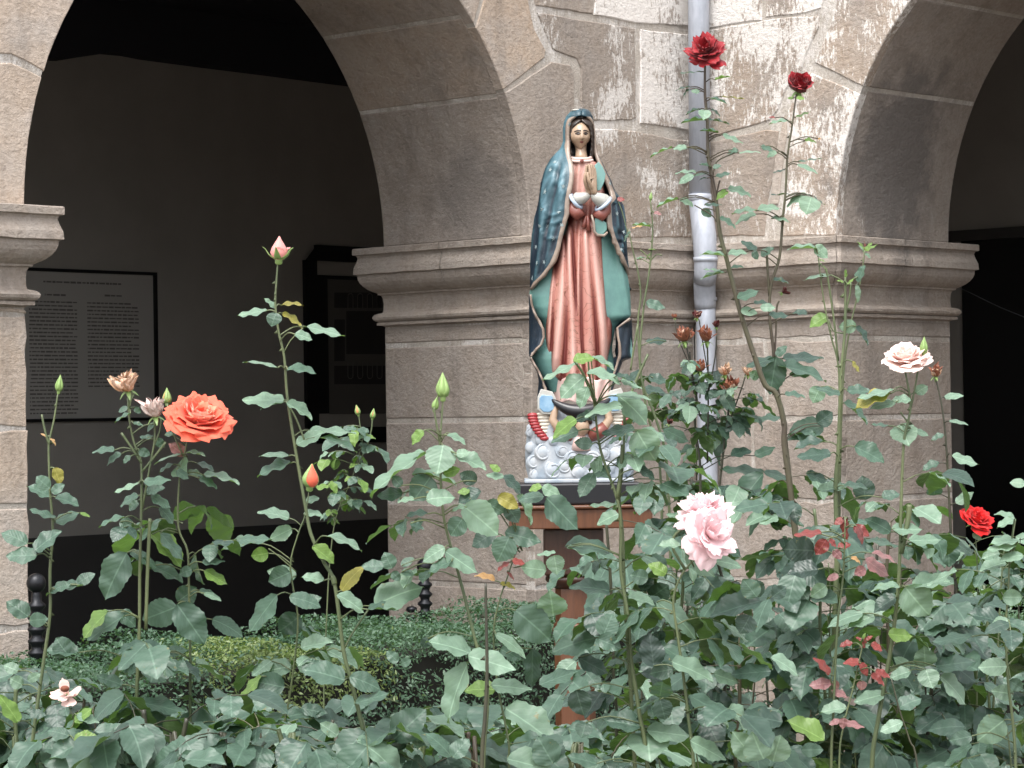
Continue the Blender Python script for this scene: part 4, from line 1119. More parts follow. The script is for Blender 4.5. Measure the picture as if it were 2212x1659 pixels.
# light pink underskirt folds
rows = []
for y in np.linspace(1505, 1600, 16):
    rr = []
    for i in range(70):
        t = i / 69; x = 215 + 225 * t; x += (y - 1505) * .2 * (t - .4)
        rr.append(SP(x, y + 10 * t + 6 * math.sin(t * 20), 118 * math.sqrt(max(.05, 1 - (2 * t - 1) ** 2)) + 7 * math.sin(t * 34 + y * .03) - (y - 1505) * .12 + 8))
    rows.append(rr)
grid('underskirt', rows, M['pinkh'], statue, solid=.006)
# base slab
mb = MB(); mb.box(SP(305, 1912, 0), (2 * 216 * K4, 2 * 128 * K4, 16 * K4)); o = mb.build('base_slab', M['cloudp'], statue); bv = o.modifiers.new('b', 'BEVEL'); bv.width = .004; bv.segments = 2
for c in statue.children: c.matrix_parent_inverse = Matrix.Translation(-statue.location)

# --- pedestal
def wood(name, c1, c2, rough=.35):
    b = NB(name); co = b.coord('Object', (14, 14, 1.6)); n1 = b.noise(co, 4, 6, .65, .6); n2 = b.noise(b.coord('Object', (30, 30, 1)), 10, 4, .6)
    return b.out(b.mix(b.ramp(n1, [(.3, 0.), (.7, 1.)]), c1, c2), rough, b.bump(n2, .2, .003), Coat_Weight=.25)
M['wood'] = wood('red_brown_wood', (.078, .030, .015), (.145, .058, .027))
M['woodd'] = wood('dark_brown_wood', (.03, .012, .008), (.06, .025, .015))
ped = thing('pedestal', 'tall red-brown wooden pedestal table with a turned column under the statue', 'pedestal', (SP(285, 2000).x, YS, 0))
X_ = ped.location.x
def bxp(name, x0, x1, y0, y1, dd, mat, bev=.004):
    mb = MB(); a = SP(x0, y0, 0); b_ = SP(x1, y1, 0); mb.box(((a.x + b_.x) / 2, YS, (a.z + b_.z) / 2), (abs(b_.x - a.x), 2 * dd * K4, abs(a.z - b_.z)))
    o = mb.build(name, mat, ped); bv = o.modifiers.new('b', 'BEVEL'); bv.width = bev; bv.segments = 2; return o
mb = MB(); mb.box((SP(305, 1962, 0).x, YS, (SP(305, 1921).z + SP(305, 2004).z) / 2), (2 * 240 * K4, 2 * 150 * K4, (SP(0, 1921).z - SP(0, 2004).z))); o = mb.build('plinth', M['blackp'], statue)
o.matrix_parent_inverse = Matrix.Translation(-statue.location); bv = o.modifiers.new('b', 'BEVEL'); bv.width = .006; bv.segments = 2
bxp('table_top', 12, 600, 2006, 2020, 205, M['wood'])
bxp('apron', 28, 590, 2021, 2098, 190, M['wood'])
zt = SP(0, 2099).z
cxp = SP(285, 2300).x
mb = MB(); mb.box((cxp, YS, (SP(0, 2099).z + SP(0, 2285).z) / 2), (236 * K4, 236 * K4, SP(0, 2099).z - SP(0, 2285).z)); o = mb.build('capital_block', M['woodd'], ped); bv = o.modifiers.new('b', 'BEVEL'); bv.width = .006
mb = MB(); mb.lathe((cxp, YS, SP(0, 2340).z), [(78 * K4, 0), (96 * K4, 14 * K4), (112 * K4, 30 * K4), (112 * K4, 44 * K4), (100 * K4, 54 * K4)], 28); mb.build('collar', M['woodd'], ped, True)
zc_ = lambda y: SP(0, y).z
mb = MB(); mb.lathe((cxp, YS, 0), [(80 * K4, .0), (80 * K4, zc_(2510)), (74 * K4, zc_(2500)), (74 * K4, zc_(2342))], 8); mb.build('column', M['wood'], ped)
mb = MB(); mb.lathe((cxp, YS, 0), [(78 * K4, zc_(2520)), (88 * K4, zc_(2512)), (88 * K4, zc_(2500)), (80 * K4, zc_(2493)), (84 * K4, zc_(2486)), (76 * K4, zc_(2478))], 24); mb.build('ring', M['wood'], ped, True)
mb = MB(); mb.box((cxp, YS, .04), (.42, .42, .08)); mb.build('foot', M['wood'], ped)
for c in ped.children: c.matrix_parent_inverse = Matrix.Translation(-ped.location)

# ---------------------------------------------------------------- iron railing posts with ball finials
M['iron'] = NB('black_iron').out((.02, .021, .024), .38, Metallic=.6)
def iron_post(px, ptop, Y, label, ball=.032):
    p = at(px, ptop, Y); t = thing('railing_post', label, 'railing post', (p.x, p.y, 0), 'iron posts of the low railing')
    z = p.z
    mb = MB(); mb.ball((0, 0, z - ball), ball, 18, 12); mb.build('ball_finial', M['iron'], t, True)
    mb = MB(); prof = [(.016, z - .42)]
    for k in range(5):
        q = z - .27 + k * .038; prof += [(.020, q), (.030, q + .010), (.030, q + .016), (.018, q + .026)]
    prof += [(.016, z - 2 * ball - .01), (.014, z - 2 * ball + .012)]
    mb.lathe((0, 0, 0), prof, 16); mb.build('turned_neck', M['iron'], t, True)
    mb = MB(); mb.tube([(0, 0, .0), (0, 0, z - .41)], .021, 12); mb.build('post', M['iron'], t, True)
iron_post(78, 1238, 8.3, 'black iron post with ball finial beside the left pier')
iron_post(917, 1206, 10.3, 'black iron post with ball finial in front of the middle pier, left of the statue')
mb = MB()
pa = at(889, 1306, 10.9); t = thing('railing_post', 'short black turned iron post just above the hedge at the middle pier', 'railing post', (pa.x, pa.y, 0), 'iron posts of the low railing')
z = pa.z
for k in range(4): mb.ball((0, 0, z - .02 - k * .035), .024, 14, 8, (1, 1, .62))
mb.build('turned_neck', M['iron'], t, True)
mb = MB(); mb.tube([(0, 0, 0), (0, 0, z - .12)], .018, 12); mb.build('post', M['iron'], t, True)

# ---------------------------------------------------------------- clipped box hedge
def leaf_mat(name, c1, c2, under=None, rough=.42, vein=True, gloss=.5, sheen=.0):
    b = NB(name); oi = b.n('ShaderNodeObjectInfo'); uv = b.n('ShaderNodeUVMap'); sp = b.n('ShaderNodeSeparateXYZ'); b.l(uv.outputs[0], sp.inputs[0])
    co = b.coord(); n1 = b.noise(co, 2.2, 5, .6)
    c = b.mix(oi.outputs['Random'], c1, c2)
    c = b.mix(b.math('MULTIPLY', b.ramp(n1, [(.35, 0.), (.7, 1.)]), .45), c, tuple(min(1, x * 1.6 + .02) for x in c2))
    spot = b.math('MULTIPLY', b.ramp(b.noise(b.coord('Object', (1.3, 1, 1)), 5.5, 3, .6), [(.64, 0.), (.70, 1.)]), b.math('GREATER_THAN', b.math('FRACT', b.math('MULTIPLY', oi.outputs['Random'], 7.3)), .72))
    if vein: c = b.mix(b.math('MULTIPLY', spot, .7), c, (.20, .17, .06))
    nrm = None
    if vein:
        ax = b.math('ABSOLUTE', b.math('SUBTRACT', sp.outputs[0], .5))
        mid = b.ramp(ax, [(.012, 1.), (.03, 0.)])
        # side veins: sawtooth along y + |x|
        t = b.math('FRACT', b.math('MULTIPLY', b.math('SUBTRACT', sp.outputs[1], b.math('MULTIPLY', ax, .75)), 7.5))
        sv = b.ramp(b.math('ABSOLUTE', b.math('SUBTRACT', t, .5)), [(.0, 1.), (.10, 0.)])
        c = b.mix(b.math('MULTIPLY', mid, .5), c, tuple(min(1, x * 1.8 + .04) for x in c2))
        c = b.mix(b.math('MULTIPLY', sv, .12), c, tuple(min(1, x * 1.8 + .03) for x in c2))
        pf = b.ramp(b.math('ABSOLUTE', b.math('SUBTRACT', t, .5)), [(.0, 0.), (.5, 1.)])
        nrm = b.bump(b.math('ADD', b.math('MULTIPLY', pf, .45), b.math('MULTIPLY', n1, .8)), .35, .0014)
    if under:
        ge = b.n('ShaderNodeNewGeometry'); c = b.mix(ge.outputs['Backfacing'], c, b.mix(oi.outputs['Random'], under, tuple(x * .8 for x in under)))
    m_ = b.out(c, rough, nrm); b.b.inputs['Specular IOR Level'].default_value = gloss
    if sheen:
        b.b.inputs['Sheen Weight'].default_value = sheen; b.b.inputs['Sheen Roughness'].default_value = .4; b.b.inputs['Sheen Tint'].default_value = (.8, .95, .9, 1)
    # thin leaf: let some light through
    tr = b.n('ShaderNodeBsdfTranslucent'); mx = b.n('ShaderNodeMixShader'); mx.inputs[0].default_value = .22
    g = b.mix(1.0, c, (1.5, 1.9, .55), 'MULTIPLY'); b.l(g, tr.inputs['Color'])
    b.l(b.b.outputs[0], mx.inputs[1]); b.l(tr.outputs[0], mx.inputs[2]); b.l(mx.outputs[0], b.t.nodes['Material Output'].inputs['Surface'])
    return m_
M['box'] = leaf_mat('box_leaf', (.05, .105, .065), (.085, .15, .085), None, .45, False)
M['boxy'] = leaf_mat('box_leaf_young', (.115, .165, .055), (.16, .20, .07), None, .45, False)
M['twig'] = simple('hedge_core', (.012, .012, .008), .9)
def hedge(name, label, wall, s_from, s_to, d_near, d_far, ztop, yellow=(), seed=5, dens=1.0):
    t = thing(name, label, 'hedge', wall.P((s_from + s_to) / 2, 0, -d_near))
    # dark core
    mb = MB(); vs = []
    for s_ in (s_from + .06, s_to - .06):
        for dd in (-d_near - .06, -d_far + .06):
            for z in (0.05, ztop - .07): vs.append(wall.P(s_, z, dd))
    mb.add(vs, [(0, 1, 3, 2), (4, 6, 7, 5), (0, 4, 5, 1), (2, 3, 7, 6), (0, 2, 6, 4), (1, 5, 7, 3)]); mb.build('branch_mass', M['twig'], t)
    rg = np.random.default_rng(seed); L = abs(s_to - s_from); Wd = d_far - d_near
    def cloud_(n, side):
        u = rg.random(n) * L + min(s_from, s_to); 
        if side == 'top': v = d_near + rg.random(n) * Wd; z = ztop - rg.random(n) ** 2 * .09
        else: v = d_far - rg.random(n) ** 2 * .09 + 0 * u; z = ztop - rg.random(n) * (ztop - .1)
        return u, v, z
    nt_ = int(17000 * L * Wd * dens); nf = int(14000 * L * (ztop - .1) * dens)
    U = []; 
    for n, sd_ in ((nt_, 'top'), (nf, 'front')):
        U.append(np.stack(cloud_(n, sd_), 1))
    P_ = np.vstack(U); n = len(P_)
    lump = .030 * np.sin(P_[:, 0] * 7 + 1) + .022 * np.sin(P_[:, 0] * 17 + P_[:, 1] * 9)
    P_[:, 2] += lump * (P_[:, 2] > ztop - .12); 
    a = np.array(wall.a); nn = np.array(wall.n); C0 = np.array(CORNER)
    W = C0 + P_[:, :1] * a + P_[:, 1:2] * nn; W[:, 2] = P_[:, 2]
    up = np.zeros((n, 3)); up[:nt_] = (0, 0, 1); up[nt_:] = nn * .8 + np.array((0, 0, .45))
    nrm = up + rg.normal(0, .55, (n, 3)); nrm /= np.linalg.norm(nrm, axis=1)[:, None]
    r1 = rg.normal(0, 1, (n, 3)); tx = np.cross(nrm, r1); tx /= np.linalg.norm(tx, axis=1)[:, None]; ty = np.cross(nrm, tx)
    ln = rg.uniform(.0065, .012, (n, 1)); wd = ln * .42
    V = np.stack([W - tx * ln, W + ty * wd, W + tx * ln, W - ty * wd], 1).reshape(-1, 3)
    F = np.arange(n * 4).reshape(n, 4)
    yl = np.zeros(n, dtype=np.int32)
    for (s_, v_, rad) in yellow:
        dd = np.sqrt(((P_[:, 0] - s_) / rad) ** 2 + ((P_[:, 1] - v_) / (rad * .6)) ** 2); yl |= ((dd < 1 + rg.normal(0, .25, n)) & (P_[:, 2] > ztop - .22)).astype(np.int32)
    me = bpy.data.meshes.new('box_leaves'); me.vertices.add(n * 4); me.vertices.foreach_set('co', V.ravel()); me.loops.add(n * 4); me.loops.foreach_set('vertex_index', F.ravel().astype(np.int32))
    me.polygons.add(n); me.polygons.foreach_set('loop_start', np.arange(0, n * 4, 4, dtype=np.int32)); me.polygons.foreach_set('loop_total', np.full(n, 4, dtype=np.int32)); me.update(calc_edges=True)
    me.materials.append(M['box']); me.materials.append(M['boxy']); me.polygons.foreach_set('material_index', yl)
    o = bpy.data.objects.new('leaves', me); col.objects.link(o); o.parent = t; o['kind'] = 'stuff'
    for c in t.children: c.matrix_parent_inverse = Matrix.Translation(-t.location)
    return t
# top height from the photo: far edge at y=1318 near x=950
hz = .83
sA, zA = LW.hit(1150, 1300)
def top_hit(px, py, z):
    r_ = ray(px, py); t_ = (z - CAMZ) / r_.z; return Vector((0, 0, CAMZ)) + r_ * t_
def wc(wall, p): return ((p - CORNER).dot(wall.a), (p - CORNER).dot(wall.n))
f1 = wc(LW, top_hit(950, 1318, hz)); f2 = wc(LW, top_hit(330, 1376, hz)); g1 = wc(LW, top_hit(1150, 1440, hz)); y1 = wc(LW, top_hit(540, 1405, hz)); y2 = wc(LW, top_hit(760, 1395, hz))
print('HEDGE', f1, f2, g1, y1, y2)
hedge('box_hedge', 'clipped box hedge with a yellowing patch in front of the left arch', LW, f1[0] - .95, 5.3, (f1[1] + f2[1]) / 2, (f1[1] + f2[1]) / 2 + .85, hz, ((y1[0], y1[1], .30), (y2[0], y2[1], .22)), 5, .8)
h1 = wc(RW, top_hit(2120, 1345, hz)); print('HEDGE2', h1)
hedge('box_hedge', 'dark clipped box hedge at the right edge behind the red rose', RW, h1[0] - .35, h1[0] + 1.7, .25, 1.1, hz, (), 6, .7)
# ---------------------------------------------------------------- roses
rl = random.Random(21)
LC = {}
LC['g'] = leaf_mat('rose_leaf', (.042, .080, .058), (.066, .120, .085), (.10, .165, .065), .42, True, .5, .12)
LC['p'] = leaf_mat('rose_leaf_pale', (.105, .17, .122), (.165, .25, .18), (.14, .22, .09), .45, True, .45, .15)
LC['d'] = leaf_mat('rose_leaf_dark', (.024, .050, .038), (.042, .078, .058), (.07, .11, .05), .38, True, .5, .1)
LC['k'] = leaf_mat('rose_leaf_black_green', (.016, .034, .026), (.024, .046, .036), (.03, .05, .03), .32, True, .5, .0)
LC['l'] = leaf_mat('rose_leaf_lime', (.085, .16, .032), (.13, .21, .05), (.11, .19, .04), .42, True, .4, .1)
LC['y'] = leaf_mat('rose_leaf_yellow', (.19, .18, .035), (.23, .20, .045), (.20, .19, .04), .45, True, .4, .0)
LC['r'] = leaf_mat('rose_leaf_red', (.12, .018, .018), (.20, .035, .028), (.22, .04, .03), .36, True, .5, .1)
LC['m'] = leaf_mat('rose_leaf_mauve', (.17, .065, .072), (.26, .13, .13), (.22, .08, .08), .42, True, .5, .2)
LC['o'] = leaf_mat('rose_leaf_dry', (.33, .17, .06), (.38, .24, .12), (.34, .2, .1), .6, True, .3, .0)
def stem_mat(name, c1, c2):
    b = NB(name); n1 = b.noise(b.coord(), 9, 5, .6); return b.out(b.mix(b.ramp(n1, [(.35, 0.), (.65, 1.)]), c1, c2), .45, b.bump(b.noise(b.coord(), 90, 4, .6), .3, .001))
M['stem'] = stem_mat('green_cane', (.065, .092, .042), (.12, .145, .065))
M['stemd'] = stem_mat('dark_cane', (.028, .028, .02), (.055, .055, .03))
M['stemb'] = stem_mat('brown_cane', (.06, .042, .03), (.095, .095, .05))
M['sepal'] = stem_mat('sepal_green', (.16, .26, .07), (.24, .36, .12))
LEAF = {}
NV = 9
def leaf_geo(k):
    rg = random.Random(100 + k)
    droop = [.10, .22, .38, .15, .30, .05, .5, .20, .65][k]; fold = [.18, .34, .12, .42, .25, .15, .3, .55, .35][k]; w = rg.uniform(.60, .74); curl = rg.uniform(-.12, .12); wav = rg.uniform(.01, .045)
    n = 16; V = []; UVs = []; F = []
    us = [-1, -.55, 0, .55, 1]
    for i in range(n + 1):
        v = i / n
        prof = ((math.sin(math.pi * v ** .80) ** .68) * (1 - .10 * v) * (1 if v < .86 else 1 - .45 * (v - .86) / .14)) if 0 < v < 1 else 0
        ser = (.013 if i % 2 else -.007) if 0 < i < n - 1 else 0
        for u in us:
            hw = (prof * w * .5 + (ser if abs(u) == 1 else 0)) if prof > 0 else 0.001
            x = u * hw
            th = droop * 1.6 * v
            y = v - .25 * droop * v * v; z = -droop * v * v * .6
            z += fold * abs(x) - .25 * abs(x) * abs(x) / max(w, .1) + wav * math.sin(v * 14 + k + (2 if u > 0 else 0)) * abs(u) + .018 * math.sin(v * 24 + 1.5 * abs(u) * 3) * (1 if abs(u) == .55 else 0)
            x += curl * v * v * .5
            V.append((x, y, z)); UVs.append((.5 + u * .5 * (prof if prof > .05 else .05) * .98, v))
    m_ = len(us)
    for i in range(n):
        for j in range(m_ - 1): F.append((i * m_ + j, i * m_ + j + 1, (i + 1) * m_ + j + 1, (i + 1) * m_ + j))
    return V, UVs, F
GEO = [leaf_geo(k) for k in range(NV)]
def leaf_mesh(k, c):
    if (k, c) not in LEAF:
        V, UVs, F = GEO[k]; me = bpy.data.meshes.new('leaf'); me.from_pydata(V, [], F)
        me.polygons.foreach_set('use_smooth', np.ones(len(F), dtype=bool))
        ul = me.uv_layers.new(name='UVMap'); li = np.empty(len(me.loops), dtype=np.int32); me.loops.foreach_get('vertex_index', li)
        ul.data.foreach_set('uv', np.array(UVs, dtype=np.float32)[li].ravel()); me.materials.append(LC[c]); me.update(); LEAF[(k, c)] = me
    return LEAF[(k, c)]
VIEW = Vector((0, -1, 0))
def put_leaf(parent, base, axis, nrm, L, W, c, k=None, pinv=None):
    y = axis.normalized(); z = (nrm - y * nrm.dot(y))
    if z.length < 1e-4: z = y.orthogonal()
    z.normalize(); x = y.cross(z)
    k = rl.randrange(NV) if k is None else k
    o = bpy.data.objects.new('leaf', leaf_mesh(k, c)); col.objects.link(o); o.parent = parent; o.matrix_parent_inverse = pinv if pinv else Matrix.Translation(-parent.location)
    o.matrix_basis = Matrix.Translation(base) @ Matrix((x * W, y * L, z * L)).transposed().to_4x4()
    return o

class Plant:
    def __init__(s, name, label, cane, Y, rad, mat='stem', group=None, cat='rose bush', ground=True, thorns=True):
        s.pix = cane; s.Y = Y; s.rad = rad
        pts = []
        for q in cane:
            y_ = q[2] if len(q) > 2 else Y; pts.append(at(q[0], q[1], y_))
        if ground:
            last = pts[-1]; d = (pts[-1] - pts[-2]); d = d / max(.01, abs(d.z)); z = last.z
            k = 3
            for i in range(1, k + 1): pts.append(Vector((last.x + d.x * z * .35 * i / k, last.y + .0, z * (1 - i / k))))
        s.pts = pts
        s.root = thing(name, label, cat, (pts[-1].x, pts[-1].y, 0), group)
        s.pinv = Matrix.Translation(-s.root.location)
        s.mb = MB(); s.mat = mat; s.nleaf = 0
        n = len(pts); zt_ = pts[0].z; r_ = [rad * (.34 + .66 * min(1, max(0, (zt_ - q.z) / .85)) ** .7) for q in pts]
        s.mb.tube(smooth_path(pts), np.interp(np.linspace(0, n - 1, len(smooth_path(pts))), range(n), r_).tolist(), 8)
        if thorns:
            sp_ = smooth_path(pts)
            for i in range(2, len(sp_) - 1):
                if rl.random() < .30 and sp_[i].z > .8:
                    t = (sp_[i + 1] - sp_[i - 1]).normalized(); an = rl.uniform(0, 6.28); side = Vector((math.cos(an), math.sin(an), 0)); rr = rad * .9
                    b_ = sp_[i] + side * rr * .7
                    s.mb.add([b_ + t * rad * .8, b_ - t * rad * .8, b_ + side.cross(t) * rad * .3, b_ + side * rad * 1.5 + t * rad * .5], [(0, 1, 3), (1, 2, 3), (2, 0, 3)])
    def stem(s, pts, r_):
        s.mb.tube(smooth_path(pts, 3), r_, 6)
    def near(s, px, py):
        best = None
        for a, b_ in zip(s.pix[:-1], s.pix[1:]):
            ax, ay = a[0], a[1]; bx, by = b_[0], b_[1]; dx, dy = bx - ax, by - ay
            t = max(0, min(1, ((px - ax) * dx + (py - ay) * dy) / (dx * dx + dy * dy + 1e-9))); d_ = math.hypot(px - ax - t * dx, py - ay - t * dy)
            if best is None or d_ < best[0]: best = (d_, ax + t * dx, ay + t * dy)
        return best
    def leaf_px(s, bx, by, tx, ty, w, c, join=True):
        d_, nx, ny = s.near(bx, by); Y = s.Y + rl.uniform(-.05, .03)
        B = at(bx, by, Y)
        Lp = math.hypot(tx - bx, ty - by); fpx = FPX / Y
        # true length: foreshortened leaves point partly towards the camera
        Lm = Lp / fpx; Wm = w / fpx
        asp = .68; Wt = max(Wm, min(Lm * asp, .05)); Lt = max(Lm, Wt / .95)
        fore = math.sqrt(max(0, Lt * Lt - Lm * Lm))
        dirp = (at(tx, ty, Y) - B); dirp = dirp.normalized() * Lm if dirp.length > 1e-6 else Vector((0, 0, -Lm))
        ax = dirp + Vector((0, -fore, 0))
        cosv = min(1, Wm / Wt); sinv = math.sqrt(1 - cosv * cosv)
        y = ax.normalized(); side = y.cross(VIEW).normalized()        # in the image plane, across the leaf
        if abs(side.z) < .25: side = side * rl.choice([-1, 1])
        elif side.z < 0: side = -side
        n_ = (VIEW - y * VIEW.dot(y)).normalized() * cosv + (side if abs(dirp.normalized().z) < .97 else side) * sinv
        put_leaf(s.root, B, ax, n_, Lt * 1.02, Wt / .64 / 1.0, c, rl.choice([0, 1, 3, 5, 7, 2, 4]) if Lp > 30 else rl.randrange(NV), s.pinv); s.nleaf += 1
        if join and d_ > 3 and d_ < 130:
            A = at(nx, min(ny + d_ * .25, ny + 20), s.Y); mid = A.lerp(B, .55) + Vector((0, 0, (A - B).length * .12)); s.stem([A, mid, B + y * .001], .0011 + .0000 * d_)
    def compound(s, A, az, elev, L, leaf, c=None, n5=True, pal='ggpdg'):
        k_ = rl.choice([.62, .8, .95, 1.0, 1.1, 1.2]); L *= k_; leaf *= k_
        h = Vector((math.cos(az), math.sin(az), 0)); up = Vector((0, 0, 1)); pts = []; p = A.copy(); e = elev
        for i in range(5):
            pts.append(p.copy()); p = p + (h * math.cos(e) + up * math.sin(e)) * L / 4; e -= .22
        s.mb.tube(pts, [.0013, .0012, .0011, .001, .0009], 4)
        tip = pts[-1]; dirn = (pts[-1] - pts[-2]).normalized(); side = dirn.cross(up).normalized(); nup = side.cross(dirn).normalized()
        if nup.z < 0: nup = -nup
        spec = [(tip, dirn, 1.12)]
        for q, f in ((3, .95), (2, .80))[:2 if n5 else 1]:
            for sg in (-1, 1): spec.append((pts[q], (side * sg + dirn * .35 + nup * rl.uniform(-.3, .1)).normalized(), f))
        for (b_, ax, f) in spec:
            cc = c or rl.choice(pal); ll = leaf * f * rl.uniform(.85, 1.12)
            ax2 = (ax + Vector((0, 0, -rl.uniform(.0, .75)))).normalized()
            nn = nup + Vector((rl.uniform(-.55, .55), -rl.uniform(-.25, .8), rl.uniform(-.1, .5)))
            put_leaf(s.root, b_, ax2, nn, ll, ll * rl.uniform(.9, 1.1), cc, None, s.pinv); s.nleaf += 1
    def done(s):
        o = s.mb.build('cane', M[s.mat], s.root, True); o.matrix_parent_inverse = s.pinv
        return o
def smooth_path(pts, k=4):
    if len(pts) < 3: return pts
    out = []
    P = [pts[0]] + list(pts) + [pts[-1]]
    for i in range(1, len(P) - 2):
        p0, p1, p2, p3 = P[i - 1], P[i], P[i + 1], P[i + 2]
        for j in range(k):
            t = j / k; out.append(.5 * ((2 * p1) + (p2 - p0) * t + (2 * p0 - 5 * p1 + 4 * p2 - p3) * t * t + (3 * p1 - p0 - 3 * p2 + p3) * t ** 3))
    out.append(pts[-1]); return out

# ---- flowers
def petal_mat(name, base, edge, back=None, rough=.5, tr=.25, dark=None):
    b = NB(name); uv = b.n('ShaderNodeUVMap'); sp = b.n('ShaderNodeSeparateXYZ'); b.l(uv.outputs[0], sp.inputs[0])
    n1 = b.noise(b.coord(), 60, 4, .6); vn = b.noise(b.coord('UV', (26, 2.2, 1)), 1.0, 2, .5)
    t = b.math('ADD', sp.outputs[1], b.math('MULTIPLY', b.math('SUBTRACT', n1, .5), .35))
    c = b.mix(b.ramp(t, [(.25, 0.), (.95, 1.)]), base, edge)
    c = b.mix(b.math('MULTIPLY', b.ramp(vn, [(.35, 0.), (.75, 1.)]), .18), c, base)
    if dark: c = b.mix(b.ramp(b.noise(b.coord(), 45, 3, .6), [(.55, 0.), (.7, .8)]), c, dark)
    if back:
        ge = b.n('ShaderNodeNewGeometry'); c = b.mix(ge.outputs['Backfacing'], c, back)
    m_ = b.out(c, rough, b.bump(vn, .25, .0008))
    b.b.inputs['Specular IOR Level'].default_value = .25; b.b.inputs['Sheen Weight'].default_value = .15
    trn = b.n('ShaderNodeBsdfTranslucent'); b.l(c, trn.inputs['Color']); mx = b.n('ShaderNodeMixShader'); mx.inputs[0].default_value = tr
    b.l(b.b.outputs[0], mx.inputs[1]); b.l(trn.outputs[0], mx.inputs[2]); b.l(mx.outputs[0], b.t.nodes['Material Output'].inputs['Surface'])
    return m_
M['coral'] = petal_mat('coral_petal', (.90, .19, .11), (.92, .32, .25), (.90, .17, .10))
M['peach'] = petal_mat('peach_petal', (.92, .36, .20), (.94, .55, .44), (.90, .36, .23))
M['dred'] = petal_mat('dark_red_petal', (.12, .002, .005), (.20, .005, .009), (.27, .010, .016), .42, .1)
M['bred'] = petal_mat('scarlet_petal', (.52, .008, .008), (.75, .018, .016), (.62, .01, .01), .5, .15)
M['pink'] = petal_mat('pink_petal', (.90, .50, .53), (.94, .78, .80), (.90, .68, .70))
M['blush'] = petal_mat('blush_petal', (.92, .54, .46), (.95, .84, .80), (.93, .74, .68))
M['budp'] = petal_mat('bud_petal', (.85, .36, .33), (.90, .58, .55), (.87, .40, .38))
M['wilt'] = petal_mat('wilted_brown_petal', (.19, .06, .03), (.35, .13, .07), (.24, .08, .045), .6, .1, (.06, .016, .012))
M['wiltp'] = petal_mat('wilted_peach_petal', (.62, .28, .12), (.74, .54, .42), (.62, .4, .25), .6, .15, (.36, .15, .08))
M['wiltw'] = petal_mat('wilted_white_petal', (.60, .40, .34), (.78, .68, .62), (.7, .5, .45), .6, .15, (.42, .22, .18))
M['wiltd'] = petal_mat('shrivelled_red_petal', (.05, .008, .008), (.10, .014, .014), (.12, .03, .02), .5, .05)
def petal(parent, cen, ax, e1, e2, az, L, W, a0, a1, tipcurl, cup, mat, ruff=.05, r0=.0, rg=rl, pinv=None, rag=0):
    """one petal: leaves the axis at azimuth az; a0, a1 = rise of its profile at base and top; tipcurl bends the rim outwards"""
    nu, nv_ = 8, 8; V = []; UVs = []; F = []
    rdir = e1 * math.cos(az) + e2 * math.sin(az); tdir = ax.cross(rdir)
    r_ = r0; h = 0.0; prof = []
    for i in range(nv_ + 1):
        v = i / nv_; prof.append((r_, h))
        a = a0 + (a1 - a0) * min(1, v * 1.25) - tipcurl * max(0, v - .6) / .4
        r_ += math.cos(a) * L / nv_; h += math.sin(a) * L / nv_
    ph = rg.uniform(0, 6)
    for i in range(nv_ + 1):
        v = i / nv_; rr, hh = prof[i]
        wv = W * (.22 + .78 * math.sin(min(1, v * 1.08) * math.pi * .60)) * (1 - .55 * max(0, v - .78) / .22 * max(0, v - .78) / .22)
        for j in range(nu + 1):
            u = 2 * j / nu - 1
            ang = u * wv * cup / max(rr + .25 * L, .3 * L)      # wrap round the axis
            x = u * wv * (1 - .12 * cup)
            inn = cup * (1 - math.cos(u * 1.0)) * wv * .9
            tipshape = -L * .10 * (abs(u) ** 3) * v * (1 + rag * math.sin(u * 9 + ph))
            rf = ruff * L * math.sin(u * 5 + ph + v * 3) * v * v * (.4 + abs(u))
            P_ = cen + rdir * (rr - inn + rf) + tdir * x + ax * (hh + tipshape + rf * .7)
            V.append(P_); UVs.append(((u + 1) / 2, v))
    m_ = nu + 1
    for i in range(nv_):
        for j in range(nu): F.append((i * m_ + j, i * m_ + j + 1, (i + 1) * m_ + j + 1, (i + 1) * m_ + j))
    o = mk('petal', V, F, mat, parent, True, uvs=UVs)
    if pinv: o.matrix_parent_inverse = pinv
    return o
def calyx(name, plant, P0, ax, rad, smat='sepal', sepdown=True):
    mb = MB(); e1 = ax.orthogonal().normalized(); e2 = ax.cross(e1)
    mb.tube([P0 - ax * rad * .55, P0 - ax * rad * .3, P0 - ax * rad * .12, P0 + ax * rad * .02], [rad * .06, rad * .13, rad * .15, rad * .12], 10)
    for k in range(5):
        az = k * 2 * math.pi / 5 + .3; d = e1 * math.cos(az) + e2 * math.sin(az); s_ = ax.cross(d)
        l_ = rad * .75; pts = [P0 + d * rad * .1, P0 + d * l_ * .5 - ax * l_ * (.18 if sepdown else -.2), P0 + d * l_ * .8 - ax * l_ * (.55 if sepdown else -.6)]
        w_ = rad * .13
        mb.add([pts[0] - s_ * w_, pts[0] + s_ * w_, pts[1] + s_ * w_ * .8, pts[1] - s_ * w_ * .8, pts[2]], [(0, 1, 2, 3), (3, 2, 4)])
    o = mb.build(name, M[smat], plant.root, True); o.matrix_parent_inverse = plant.pinv; return o
